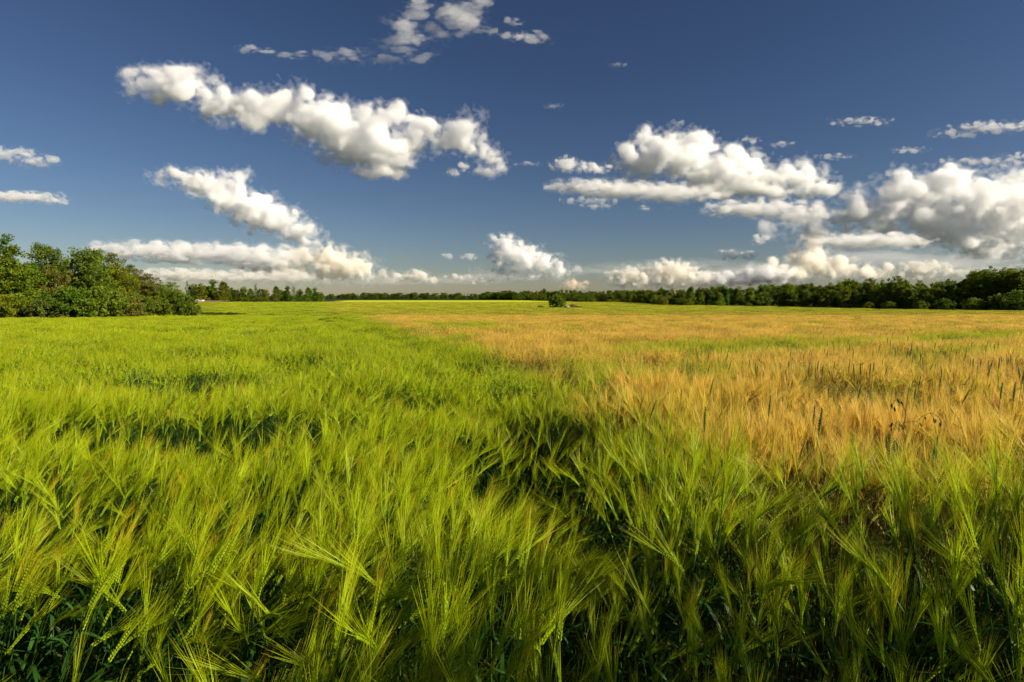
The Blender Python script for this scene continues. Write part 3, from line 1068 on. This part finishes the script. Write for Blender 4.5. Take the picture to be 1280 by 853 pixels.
for a in (
    ('shrub0', 'olive', 60, 79.5, 371, 'pale olive bush with bare stems at the foot of the clump', 1.0),
    ('shrub1', 'green', 12, 80, 368, 'dark green bush at the far left edge of the field', 1.0),
    ('shrub0', 'bright', 88, 82, 356, 'bright green bush with pale tips under the yellowish tree', 1.1),
    ('shrub1', 'bright', 122, 84, 357, 'broad bright bush under the big dark green tree', 1.0),
    ('shrub2', 'bright', 38, 84, 360, 'bright bush under the tallest tree', 1.3),
    ('shrub0', 'olive', 148, 88, 364, 'reddish olive bush in the middle of the clump edge', 1.2),
    ('shrub1', 'bright', 168, 93, 366, 'rounded green bush under the olive round-topped tree', 1.0),
    ('shrub0', 'green', 192, 98, 369, 'green bush between the olive tree and the last bush', 1.1),
    ('shrub1', 'bright', 221, 101, 362, 'large bright bush near the right end of the clump', 0.8),
    ('shrub2', 'bright', 236, 102, 374, 'small low bush that ends the clump on the right', 1.0),
    ('shrub0', 'green', -20, 80, 362, 'green bush cut by the left photo edge', 1.2),
):
    tree(a[0], a[1], a[2], a[3], a[4], a[5], 'bushes at the foot of the left clump', a[6], 0, None, 'bush')

# unseen trees, added right of the frame to cast dappled shade on the nearest barley
cr_, tr_ = tree_meshes('lumpy', 'green')
yt = empty('added_shade_tree', (5.0, -0.9, float(ground_z(5.0, -0.9))), 0.4, (3.0, 3.0, 3.9))
tag(yt, 'taller unseen tree added outside the right edge to shade the nearest barley', 'tree')
link(bpy.data.objects.new('trunk', tr_), yt)
link(bpy.data.objects.new('crown', cr_), yt)

yt = empty('added_shade_tree', (4.3, 0.0, float(ground_z(4.3, 0.0))), 2.0, (2.4, 2.4, 2.9))  # second unseen tree, added for its shade
tag(yt, 'shorter unseen tree added outside the right edge to shade the nearest barley', 'tree')
link(bpy.data.objects.new('trunk', tr_), yt)
link(bpy.data.objects.new('crown', cr_), yt)

yt = empty('added_shade_tree', (6.9, -2.3, float(ground_z(6.9, -2.3))), 1.0, (2.5, 2.5, 5.9))  # third unseen tree, added to carry the shade further left
tag(yt, 'tallest unseen tree added outside the right edge to shade the nearest barley', 'tree')
link(bpy.data.objects.new('trunk', tr_), yt)
link(bpy.data.objects.new('crown', cr_), yt)

# the row beyond the left half of the field
row = [(236, 351, 'cone1', 'dark', 1.3), (243, 354, 'wood_round', 'dark', 1.0), (252, 353.5, 'wood_round', 'green', 1.0), (259, 356, 'wood_wide', 'dark', 1.0), (267, 350, 'wood_slim', 'green', 1.6), (280, 351, 'wood_oval', 'green', 1.25), (291, 359, 'wood_round', 'dark', 1.0),
       (297, 361, 'wood_lumpy', 'green', 1.0), (306, 357.5, 'wood_round', 'bright', 0.9), (314, 360, 'wood_oval', 'dark', 1.1), (321, 354, 'cone0', 'dark', 1.3), (327, 360, 'wood_wide', 'dark', 0.9), (333, 361, 'wood_lumpy', 'green', 1.0),
       (346, 357, 'wood_oval', 'dark', 1.1), (353, 362, 'wood_round', 'dark', 1.0), (360, 358, 'wood_slim', 'dark', 1.5), (368, 357, 'cone0', 'dark', 1.8), (376, 361, 'wood_round', 'dark', 1.0), (386, 358.5, 'wood_oval', 'dark', 1.2), (395, 360, 'wood_slim', 'dark', 1.6), (402, 365, 'wood_round', 'dark', 1.2)]
for i, (px, top, shp, tone, wd) in enumerate(row):
    tree(shp, tone, px, 520 + 12 * math.sin(i * 2.3), top, 'green tree in the row beyond the left half of the field', 'trees of the row beyond the left field', wd)
for px, top in ((262, 372), (309, 371), (318, 373), (326, 371), (335, 371.5)):
    tree('shrub1', 'green', px, 505, top, 'small bush at the foot of the row beyond the left field', 'bushes along the left row', 0.9, 0, None, 'bush')

# the far treeline and the forest on the right
def edge_Y(px):
    return float(np.interp(px, [380, 560, 640, 700, 780, 830, 960, 1100, 1200, 1290, 1340], [1000, 950, 720, 560, 430, 300, 262, 207, 186, 176, 165]))
def sky_row(px):
    return float(np.interp(px, [400, 440, 470, 520, 600, 640, 690, 740, 800, 860, 900, 940, 985, 1030, 1060, 1110, 1135, 1150, 1180, 1200, 1222, 1235, 1255, 1275, 1340],
                           [369, 366.5, 365.5, 366.5, 366, 363, 361.5, 363, 361, 360, 357, 356, 353.5, 353, 348, 350, 348, 350, 350, 346, 336, 334, 334, 334, 330]))
shapes = ['wood_round', 'wood_wide', 'wood_oval', 'wood_lumpy', 'wood_oval', 'wood_round', 'wood_tall', 'wood_slim']
px = 402.0
while px < 640:
    d = edge_Y(px)
    for layer in range(2):
        shp = rt.choice(['wood_round', 'wood_oval', 'cone0', 'cone1', 'wood_lumpy', 'wood_wide'])
        tree(str(shp), 'dark', px + rt.normal(0, 0.8), d * (1.0 + 0.05 * layer) * rt.uniform(0.99, 1.03), sky_row(px) + (1.6, 0.3)[layer] + rt.normal(0, 0.8), 'tiny dark tree in the far treeline at the horizon', 'trees of the far treeline', rt.uniform(1.5, 2.2))
    px += rt.uniform(3.0, 5.0)
while px < 830:
    d = edge_Y(px)
    for layer in range(3):
        shp = rt.choice(['wood_round', 'wood_oval', 'cone0', 'wood_wide', 'wood_lumpy', 'wood_slim'])
        tree(str(shp), 'dark' if rt.random() < 0.6 else 'green', px + rt.normal(0, 2), d * (1.0 + 0.05 * layer + rt.uniform(0, 0.03)), sky_row(px) + (5.5, 2.5, 0.6)[layer] + rt.normal(0, 0.9),
             'dark green tree in the mid distance treeline behind the lone bush', 'trees of the treeline behind the lone bush', rt.uniform(1.0, 1.5))
    px += rt.uniform(4.0, 6.5)
while px < 1330:
    d = edge_Y(px)
    for layer in range(3):
        top = sky_row(px) + (6.5, 2.5, 0.6)[layer] * (1 + (px - 830) / 600) + rt.normal(0, 1.6)
        shp = str(rt.choice(shapes))
        tree(shp, str(rt.choice(['dark', 'green', 'bright'], p=[0.55, 0.38, 0.07])), px + rt.normal(0, 4), d * (1.01 + 0.05 * layer + rt.uniform(0, 0.03)), top,
             'leafy green tree in the forest edge on the right', 'trees of the forest on the right', rt.uniform(0.85, 1.25))
    px += rt.uniform(7.0, 10) * (1 + (px - 830) / 900)
# trees that stand out against the sky
for a in ((985, 352, 'airy', 'round-headed tree standing a little above the forest'), (1048, 350, 'slim', 'narrow pointed tree rising from the middle of the forest'), (1087, 346.5, 'oval', 'taller oval tree in the forest with a smooth top'),
          (1118, 344.5, 'round', 'broad tree in the forest with a flat lumpy top'), (1214, 335, 'slim', 'slim tree at the left end of the tall group'), (1233, 331.5, 'lumpy', 'tallest tree of the forest with gaps in its crown'),
          (1254, 332, 'airy', 'open tree whose bare twigs stand against the cloud'), (1279, 331, 'wide', 'dark tree cut by the right edge of the photo')):
    tree(a[2], 'green', a[0], edge_Y(a[0]) * 1.03, a[1], a[3], 'trees that top the forest on the right', 0.85)
for px, top, wd, tone in ((968, 380, .6, 'green'), (1012, 380, .7, 'bright'), (1021, 380, .7, 'bright'), (1028, 381, .7, 'bright'), (1034, 380.5, .7, 'green'), (1060, 380, 1.2, 'bright'), (1068, 379.5, 1.3, 'bright'), (1074, 381, .8, 'bright'),
                          (1150, 374, .9, 'dark'), (1180, 372, 1.0, 'dark'), (1215, 371, 1.0, 'dark'), (1250, 366, 1.0, 'dark'), (1275, 362, 1.1, 'dark'), (1110, 376, 1.0, 'dark'), (1085, 377, 1.0, 'green')):
    tree('shrub1' if wd > 1 else 'shrub0', tone, px, edge_Y(px) * 0.975, top, 'low bush at the foot of the forest on the right', 'bushes along the right forest', wd, 0, None, 'bush')
for px, top, wd, tone in ((742, 374.5, 1.0, 'green'), (762, 374, 1.2, 'green'), (770, 374, 1.2, 'green'), (820, 369, .9, 'green'), (828, 371, .8, 'olive'), (852, 372, .9, 'bright'), (860, 374, 1.0, 'green'), (900, 376, 1.0, 'green'), (920, 380, .8, 'bright'), (935, 378, .8, 'green')):
    tree('shrub1', tone, px, edge_Y(px) * 0.96, top, 'low bush in front of the treeline in the middle distance', 'bushes along the middle treeline', wd, 0, None, 'bush')

# the lone bush in the field, with stones and brushwood beside it
tree('shrub2', 'bright', 696.5, 230, 367, 'lone round green bush standing in the far field', None, 1.05, 0, None, 'bush')
def brush_pile():
    x, y = (716 - 640) / F * 229, 229.0
    gz = float(ground_z(x, y)) + 0.3
    root = empty('brush_pile', (x, y, gz))
    tag(root, 'heap of dry brown brushwood to the right of the lone bush', 'brushwood')
    mb = MB(); r = np.random.default_rng(3)
    for _ in range(260):
        p = np.array([r.normal(0, 1.5), r.normal(0, 0.8), 0]); hh = 2.0 * math.exp(-(p[0] / 2.2) ** 2)
        p[2] = hh * r.random()
        d = r.normal(0, 1, 3) * np.array([1, 1, 0.45]); d /= np.linalg.norm(d)
        tube(mb, [p - d * 0.6, p + d * 0.7], [0.06, 0.03], 3, False)
    mb.obj('twigs', M_TWIG, root)
    lf = MB()
    crown_leaves(lf, [np.array([r.normal(2.2, 1.2), r.normal(0, 0.6), r.uniform(0.2, 0.9)]) for _ in range(26)], [0.4] * 26, 18, 0.16, r)
    lf.obj('weeds', M_LEAF_OLIVE, root)
brush_pile()
def field_stone(px, py, s, label):
    Y = 227.5
    r = np.random.default_rng(int(px * 7))
    import bmesh
    bm = bmesh.new()
    bmesh.ops.create_icosphere(bm, subdivisions=3, radius=1)
    for v in bm.verts:
        n = v.co.normalized()
        k = 1 + 0.18 * math.sin(3.1 * n.x + px) * math.cos(2.7 * n.y) + 0.1 * math.sin(6 * n.z + 4 * n.x)
        v.co = Vector((n.x * k * s * 1.3, n.y * k * s, n.z * k * s * 0.75))
    me = bpy.data.meshes.new('field_stone'); bm.to_mesh(me); bm.free()
    me.materials.append(M_STONE)
    for p in me.polygons: p.use_smooth = True
    o = link(bpy.data.objects.new('field_stone', me))
    o.location = ((px - 640) / F * Y, Y, float(ground_z(0, Y)) + 0.75 + s * 0.4)
    tag(o, label, 'stone', 'stones by the lone bush')
field_stone(708.5, 383, 0.8, 'pale grey field stone between the lone bush and the brushwood')
field_stone(706, 384, 0.5, 'small grey stone touching the right side of the lone bush')
field_stone(711.5, 384, 0.55, 'small grey stone at the left foot of the brushwood')
tree('shrub1', 'dark', 675.5, 229, 381.8, 'tiny dark weed bush at the left end of the strip by the lone bush', None, 1.2, 0, None, 'bush')

# pale shed far behind the clump, with a strip of bare soil in front of it
def shed():
    Y = 470.0
    x = (251 - 640) / F * Y
    gz = float(ground_z(x, Y))
    root = empty('farm_shed', (x, Y, gz))
    tag(root, 'tiny pale farm shed just right of the left clump', 'shed')
    pale = plain_material('pale_boards', (0.62, 0.56, 0.50), 0.8, 0.15, 2)
    dark = plain_material('dark_roof', (0.06, 0.055, 0.06), 0.7, 0.2, 2)
    W, D, H = 2.6, 2.0, 2.3
    def prism(mb, prof, y0, y1):
        n = len(prof)
        V = [(a, y0, b) for a, b in prof] + [(a, y1, b) for a, b in prof]
        Fc = [tuple(range(n))[::-1], tuple(range(n, 2 * n))] + [(i, (i + 1) % n, n + (i + 1) % n, n + i) for i in range(n)]
        mb.add(V, Fc)
    wl = MB(); prism(wl, [(-W, 0), (W, 0), (W, H), (0, H + 0.8), (-W, H)], -D, D)
    wl.obj('wall', pale, root)
    rf = MB()
    for s in (-1, 1):
        prism(rf, [(s * (W + 0.3), H - 0.06), (s * (W + 0.3), H + 0.1), (0, H + 0.98), (0, H + 0.82)], -D - 0.3, D + 0.3)
    rf.obj('roof', dark, root)
    dr = MB(); prism(dr, [(-1.9, 0.1), (-0.5, 0.1), (-0.5, 1.9), (-1.9, 1.9)], -D - 0.08, -D - 0.005)
    dr.obj('door', dark, root)
shed()
soil = MB()
Ys = 462.0
xs = [(p - 640) / F * Ys for p in np.linspace(244, 276, 12)]
V = []
for x in xs:
    V += [(x, Ys - 10, float(ground_z(x, Ys - 10)) + 0.35), (x, Ys + 18, float(ground_z(x, Ys + 18)) + 1.6)]
soil.add(V, [(2 * i, 2 * i + 2, 2 * i + 3, 2 * i + 1) for i in range(len(xs) - 1)])
o = soil.obj('soil_bank', plain_material('bare_soil', (0.22, 0.11, 0.075), 0.9, 0.3, 0.4))
tag(o, 'low bank of bare reddish soil below the far trees', 'soil', None, 'structure')
# strip of low dark weed clumps right of the clump
for i, (px, s) in enumerate(((247, 1.2), (256, 1.3), (266, 1.25), (276, 1.0), (286, .85), (296, .7))):
    Y = 108.0 + i * 0.5
    tree('shrub1', 'dark', px, Y, 391.3 - s * 0.9, 'low dark weed clump in the strip right of the left clump', 'dark weeds right of the left clump', 2.6, 0, 'weed_clump', 'weeds')
for i, (px, py) in enumerate(((402, 399), (410, 398), (418, 397.5), (426, 398), (412, 401))):
    x, y = at_plan(px, py + 2, 0.9)
    tree('shrub1', 'dark', px, y, py - 1.0, 'dark weed clump at the edge where green and gold field meet', 'dark weeds at the field edge', 0.9, 0, 'weed_clump', 'weeds')
print('trees', round(time.time() - T0, 1))

# ------------------------------------------------------------------ clouds
def cloud_noise():
    n = 128
    r = np.random.default_rng(99)
    fr = np.fft.fftfreq(n) * n
    kx, ky, kz = np.meshgrid(fr, fr, np.fft.rfftfreq(n) * n, indexing='ij')
    kk = np.sqrt(kx ** 2 + ky ** 2 + kz ** 2)
    outs = []
    for k0 in (3.5, 7, 14, 28):
        spec = np.exp(-((np.log(np.maximum(kk, 1e-3) / k0) / 0.38) ** 2)) * np.exp(2j * math.pi * r.random(kk.shape))
        spec[0, 0, 0] = 0
        a = np.fft.irfftn(spec, s=(n, n, n))
        outs.append((a / a.std()).astype(np.float32))
    return outs
NOISE = cloud_noise()

def vol_mat(name, density, col):
    m, t = new_mat(name)
    p = N(t, 'ShaderNodeVolumePrincipled')
    p.inputs['Color'].default_value = col + (1,)
    p.inputs['Density'].default_value = density * 1.25
    p.inputs['Anisotropy'].default_value = 0.0
    out = N(t, 'ShaderNodeOutputMaterial')
    t.links.new(p.outputs[0], out.inputs['Volume'])
    return m

CLOUD_N = [0]
def cloud(label, blobs, amp=1.0, tau=0.11, base=None, thick=0.48, step=None, stretch=1.0, col=(0.998, 0.998, 0.998), dist=None, wav=1.0, group=None, name='cumulus_cloud', flat=0.0):
    """blobs: (x, y, rx, ry) in photo pixels; the cloud stands at a real distance with real depth"""
    CLOUD_N[0] += 1
    B = np.array(blobs, float)
    low = (B[:, 1] + B[:, 3]).max()
    d_px = max(370 - low, 12)
    Y = dist or float(np.clip(1150 * F / d_px, 2300, 22000))
    rr = np.minimum(B[:, 2], B[:, 3])
    big = np.median(rr)
    if step is None:
        step = float(np.clip(big / 12, 0.7, 1.5))
    pad = 0.9 * big + 6
    x0, x1 = (B[:, 0] - B[:, 2]).min() - pad, (B[:, 0] + B[:, 2]).max() + pad
    y0, y1 = (B[:, 1] - B[:, 3]).min() - pad, (B[:, 1] + B[:, 3]).max() + pad
    dz = np.minimum(B[:, 2], B[:, 3] * 1.6) * thick
    z0, z1 = -(dz.max() + pad), dz.max() + pad
    X = np.arange(x0, x1, step); Yp = np.arange(y0, y1, step); Z = np.arange(z0, z1, step)
    gx, gy, gz = np.meshgrid(X.astype(np.float32), Yp.astype(np.float32), Z.astype(np.float32), indexing='ij')
    f = np.full(gx.shape, -1e3, np.float32)
    r = np.random.default_rng(CLOUD_N[0] * 13)
    for (cx, cy_, rx, ry), q in zip(B, dz):
        cz = r.normal(0, 0.25) * q
        e = np.sqrt(((gx - cx) / rx) ** 2 + ((gy - cy_) / ry) ** 2 + ((gz - cz) / q) ** 2)
        s = (1 - e) * min(rx, ry)
        k = 0.25 * big
        h = np.clip(0.5 + 0.5 * (s - f) / k, 0, 1)
        f = f * (1 - h) + s * h + k * h * (1 - h)
    # fractal billows
    off = r.integers(0, 128, 3)
    wl = wav * max(big, 5) * 2.7
    a = amp * big * 0.42
    lim = np.clip(1.0 + np.minimum(f, 0) / (1.2 * big), 0.3, 1.0)
    hf = 0.0
    for o_, (NZ, fq) in enumerate(zip(NOISE + NOISE[3:], (1, 1, 1, 1, 2))):
        sc = fq * (128 / 3.5) / wl             # tile cells per pixel
        ix = np.mod(np.round(X * sc + off[0]).astype(int), 128)
        # linear interpolation along each axis in turn
        def samp(A, co, axis):
            c = np.mod(co, 128); i = np.floor(c).astype(int); fz = (c - i).astype(np.float32)
            sh = [1, 1, 1]; sh[axis] = len(co)
            fz = fz.reshape(sh)
            return np.take(A, i % 128, axis) * (1 - fz) + np.take(A, (i + 1) % 128, axis) * fz
        nzv = samp(samp(samp(NZ, X * sc / stretch + off[0], 0), Yp * sc * 1.15 + off[1], 1), Z * sc + off[2], 2)
        bil = 1.6 * np.abs(nzv) - 1.0
        g = a * (0.66 ** o_) * (1.0 if o_ else 1.35)
        if o_ >= 2:
            hf = hf + g * nzv
        f = f + g * (0.55 * nzv * 0.7 + 0.45 * bil - 0.15) * lim
    if base is not None:
        f = np.minimum(f, (base - gy) * 0.9 + 1.0)
    # first/last layers outside so that the surface closes
    f = np.maximum(f, -2.0 * big)
    f[0] = f[-1] = f[1] = f[-2] = -2.0 * big; f[:, 0] = f[:, -1] = -2.0 * big; f[:, :, 0] = f[:, :, -1] = -2.0 * big
    m2 = Y / F
    ctr = None
    root = None
    for part, iso, dens in (('main', -0.04, 0.36), ('core', 0.20, 0.85), ('fringe', -0.32, 0.13)):
        grid = openvdb.FloatGrid(1e3)
        grid.copyFromArray(np.ascontiguousarray(-(np.where(f > -1.9 * big, f + 0.75 * hf, f) if part == 'fringe' else f)))
        pts, tris, quads = grid.convertToPolygons(isovalue=-iso * big, adaptivity=0.0)
        if len(pts) < 8:
            continue
        # drop stray specks: label connected pieces by their lowest vertex
        ed = np.concatenate([quads[:, :2], quads[:, 1:3], quads[:, 2:4], quads[:, ::3], tris[:, :2], tris[:, 1:3]]).astype(np.int64)
        lab = np.arange(len(pts))
        while True:
            m = np.minimum(lab[ed[:, 0]], lab[ed[:, 1]])
            new = lab.copy()
            np.minimum.at(new, ed[:, 0], m); np.minimum.at(new, ed[:, 1], m)
            new = np.minimum(new, new[new]); new = new[new]
            if (new == lab).all():
                break
            lab = new
        cnt = np.bincount(lab, minlength=len(pts))
        good = cnt[lab] > (0.12 if part == 'fringe' else 0.02) * cnt.max()
        quads, tris = quads[good[quads[:, 0]]], tris[good[tris[:, 0]]]
        remap = np.cumsum(good) - 1
        pts, quads, tris = pts[good], remap[quads], remap[tris]
        px = X[0] + pts[:, 0] * step
        py = Yp[0] + pts[:, 1] * step
        dep = Y + (Z[0] + pts[:, 2] * step) * m2
        rx, _, rz = ray(px, py)
        # flat frame at the cloud's own distance, so depth keeps its real thickness
        W = np.stack([rx * Y, dep, CAM[2] + rz * Y], 1)
        if ctr is None:
            ctr = W.mean(0)
        W = W - ctr
        me = bpy.data.meshes.new(name)
        nq, nt_ = len(quads), len(tris)
        me.vertices.add(len(W)); me.vertices.foreach_set('co', W.astype(np.float32).ravel())
        lv = np.concatenate([quads.ravel(), tris.ravel()]).astype(np.int32)
        me.loops.add(len(lv)); me.loops.foreach_set('vertex_index', lv)
        me.polygons.add(nq + nt_)
        me.polygons.foreach_set('loop_start', np.concatenate([np.arange(nq) * 4, nq * 4 + np.arange(nt_) * 3]).astype(np.int32))
        me.update(calc_edges=True)
        me.materials.append(vol_mat('cloud_vapour', tau * dens / m2, col))
        if root is None:
            root = link(bpy.data.objects.new(name, me))
            root.location = ctr
            tag(root, label, 'cloud', group)
        else:
            link(bpy.data.objects.new(part, me), root)

HAZE_PEACH = (0.998, 0.978, 0.93)  # reddening of light by distant air, put into the low clouds' colour
cloud('long ragged white cloud slanting down across the upper left sky', [(185,105,22,12),(235,112,38,20),(270,128,28,18),(320,138,36,22),(360,133,24,27),(400,150,42,30),(440,172,46,34),(478,188,42,26),(480,150,25,15),(520,165,27,20),(560,172,30,17),(588,166,16,22),(610,195,18,13)], tau=0.085, wav=0.8)
cloud('bright white heap of cloud slanting down in the lower left sky', [(225,222,26,8),(262,232,28,16),(292,224,15,10),(285,247,28,21),(315,262,35,19),(345,276,35,17),(372,290,24,14),(382,302,13,8)], wav=0.7)
cloud('long thin grey-white cloud band low on the left', [(190,314,60,8),(240,317,50,9),(285,318,50,9),(325,322,40,9)], thick=2.0, col=(0.98, 0.98, 0.985), stretch=1.5, amp=2.0, wav=0.8, tau=0.06)
cloud('cauliflower cloud with a bright right shoulder low on the left', [(375,322,30,13),(412,326,28,18),(440,334,28,16),(470,347,28,7),(350,338,50,11),(395,345,60,9)], base=353, wav=0.7, col=HAZE_PEACH)
cloud('lowest thin cloud band above the left treeline', [(225,344,40,6),(280,346,50,6),(330,347,40,5),(362,346,25,6)], base=351, thick=2.0, col=HAZE_PEACH, dist=10500, stretch=1.5, amp=2.0, wav=0.8, tau=0.06)
cloud('small low cloud right of the cauliflower cloud', [(505,348,20,5),(522,345,16,8),(538,350,9,5)], base=354, col=HAZE_PEACH)
cloud('ragged wispy cloud at the top of the sky', [(440,70,36,7),(478,72,40,6),(512,47,20,14),(500,60,22,9),(505,25,18,10),(522,8,18,16)], tau=0.02, amp=1.7, stretch=1.8, name='wispy_cloud')
cloud('wispy cloud fragment at the top right of the ragged wisp', [(575,20,28,18),(548,40,13,10),(588,8,20,10),(590,38,20,4)], tau=0.02, amp=1.7, stretch=1.8, name='wispy_cloud')
cloud('faint small wisp below the top edge right of centre', [(655,46,26,6),(665,50,20,4),(640,28,10,4)], tau=0.045, amp=1.5, stretch=1.8, name='wispy_cloud')
cloud('upper of the two small clouds at the left edge', [(5,193,35,7),(45,200,22,7)], stretch=1.5, amp=1.45, wav=0.8, tau=0.06)
cloud('lower flat cloud streak at the left edge', [(25,247,50,5),(60,250,18,3)], thick=2, stretch=1.5, amp=1.45, wav=0.8, tau=0.06)
cloud('big white heap cloud with a lumpy top, right of centre', [(870,238,60,9),(800,203,32,20),(815,185,22,19),(850,195,42,27),(900,215,50,27),(950,227,45,19),(985,220,25,17),(1010,225,28,17),(930,200,22,13)], base=249, wav=0.75, amp=1.15)
cloud('long flat shelf cloud under the left end of the big heap cloud', [(740,233,50,6.5),(800,239,60,7),(850,241,50,7)], dist=5400, thick=2.0, stretch=1.5, amp=1.45, wav=0.8, tau=0.06)
cloud('small white puff left of the big heap cloud', [(708,206,17,9),(735,210,20,6),(750,212,10,5)])
cloud('little flat cloud under the left end of the flat shelf cloud', [(735,251,28,4),(748,257,16,4)], stretch=1.5, amp=1.45, wav=0.8, tau=0.06)
cloud('tiny cloud speck below the big heap cloud', [(805,261,9,3)])
cloud('white tower cloud above the lone bush', [(632,306,18,11),(650,320,27,15),(675,331,27,12),(697,340,16,8),(625,325,13,13),(650,342,50,6)], base=349, wav=0.7)
cloud('wide peach heap cloud low over the middle treeline', [(795,346,34,12),(840,341,38,14),(880,351,28,9),(820,352,50,8)], base=361, wav=0.6, col=HAZE_PEACH)
cloud('small peach puff just above the far treeline', [(714,356,13,6),(724,357,10,5)], base=363, col=(0.995, 0.90, 0.76))  # stronger air reddening put into the colour of this puff
cloud('flat white cloud bank below the big heap cloud', [(945,262,55,9),(1000,268,40,7)], thick=1.5, stretch=1.5, amp=1.45, wav=0.8, tau=0.06)
cloud('huge billowing cloud mass at the right edge', [(1060,275,40,14),(1100,266,35,20),(1130,246,45,24),(1190,236,70,22),(1230,258,60,34),(1185,282,50,25),(1240,300,62,20),(1090,287,45,9),(1275,285,45,35),(1025,283,50,7),(1070,262,22,14),(1150,262,40,22),(1260,245,40,24)], base=322, wav=0.75, amp=1.35, step=1.5, tau=0.09)
cloud('flat grey-white streak under the huge cloud mass', [(1095,301,60,8),(1060,305,30,5)], thick=2.0, stretch=1.5, amp=1.45, wav=0.8, tau=0.06)
cloud('tower cloud with a wide base low on the right', [(1018,303,16,15),(1012,325,28,16),(1040,335,40,13),(985,338,35,11),(1085,342,40,9)], base=352, wav=0.7, col=HAZE_PEACH)
cloud('grey-bottomed bank left of the low tower cloud', [(930,348,55,7),(960,342,30,9)], base=356, thick=1.6, col=(0.97, 0.97, 0.98))
cloud('small heap cloud low at the far right', [(1155,335,33,8),(1188,340,22,6),(1140,345,40,5)], base=350, col=HAZE_PEACH)
cloud('little white puff left of the low tower cloud', [(915,318,14,6),(932,320,14,4)])
cloud('tiny tilted puff above the low tower cloud', [(948,300,8,5),(956,296,6,4)])
cloud('thin white lens cloud high on the right', [(1076,152,34,4.5)], stretch=1.5, amp=1.45, wav=0.8, tau=0.06)
cloud('ragged streak at the upper right edge', [(1195,167,26,5),(1235,160,36,7),(1272,158,28,5)], stretch=1.5, amp=1.45, wav=0.8, tau=0.06)
cloud('long thin streak above the huge cloud mass', [(1235,202,52,4.5),(1275,196,30,4)], stretch=1.5, amp=1.45, wav=0.8, tau=0.06)
cloud('small streak between the lens cloud and the long streak', [(1137,187,20,3.5)], stretch=1.5, amp=1.45, wav=0.8, tau=0.06)
cloud('short thin streak right of the big heap cloud', [(1045,196,20,3)], stretch=1.5, amp=1.45, wav=0.8, tau=0.06)
cloud('left speck of the two above the big heap cloud', [(940,175,11,4)], stretch=1.5, amp=1.45, wav=0.8, tau=0.06)
cloud('right speck of the two above the big heap cloud', [(975,181,14,3.5)], stretch=1.5, amp=1.45, wav=0.8, tau=0.06)
cloud('small torn puff below the right end of the long slanting cloud', [(567,216,10,5),(580,210,7,5)], tau=0.08)
cloud('thin wisp in the middle of the sky', [(660,205,16,2.5)], tau=0.05, name='wispy_cloud')
cloud('small wisp high on the left', [(307,61,12,5),(330,64,12,3)], tau=0.045, amp=1.4, stretch=2.2, name='wispy_cloud')
cloud('faint wisp beside the one high on the left', [(370,69,20,3.5)], tau=0.04, amp=1.4, stretch=2.2, name='wispy_cloud')
cloud('faint speck in the upper middle sky', [(692,133,12,3)], tau=0.04, name='wispy_cloud')
cloud('faint speck high right of centre', [(770,81,10,3.5)], tau=0.03, name='wispy_cloud')
cloud('low flat puff left of the tower cloud', [(575,347,15,4),(604,352,18,4)], base=357, col=HAZE_PEACH)
cloud('pair of specks left of the tower cloud', [(558,320,6,4),(586,322,10,3.5)], tau=0.08)
VEIL = (0.985, 0.988, 0.998)
cloud('thin grey cloud veil above the far treeline left of the tower cloud', [(470,352,80,4),(560,350,70,5),(620,345,50,5)], tau=0.005, stretch=3.5, thick=2.5, dist=25000, col=VEIL, name='cloud_veil')
cloud('broad pale veil low between the tower cloud and the low right tower', [(760,338,70,5),(850,330,80,5),(940,338,70,7),(900,352,110,6)], tau=0.005, stretch=3.5, thick=2.5, dist=25000, col=VEIL, name='cloud_veil')
cloud('broad pale veil low at the far right above the forest', [(1100,322,80,9),(1180,328,80,9),(1050,345,90,8),(1230,340,60,8)], tau=0.006, stretch=3.5, thick=2.5, dist=25000, col=VEIL, name='cloud_veil')
print('clouds', CLOUD_N[0], round(time.time() - T0, 1))
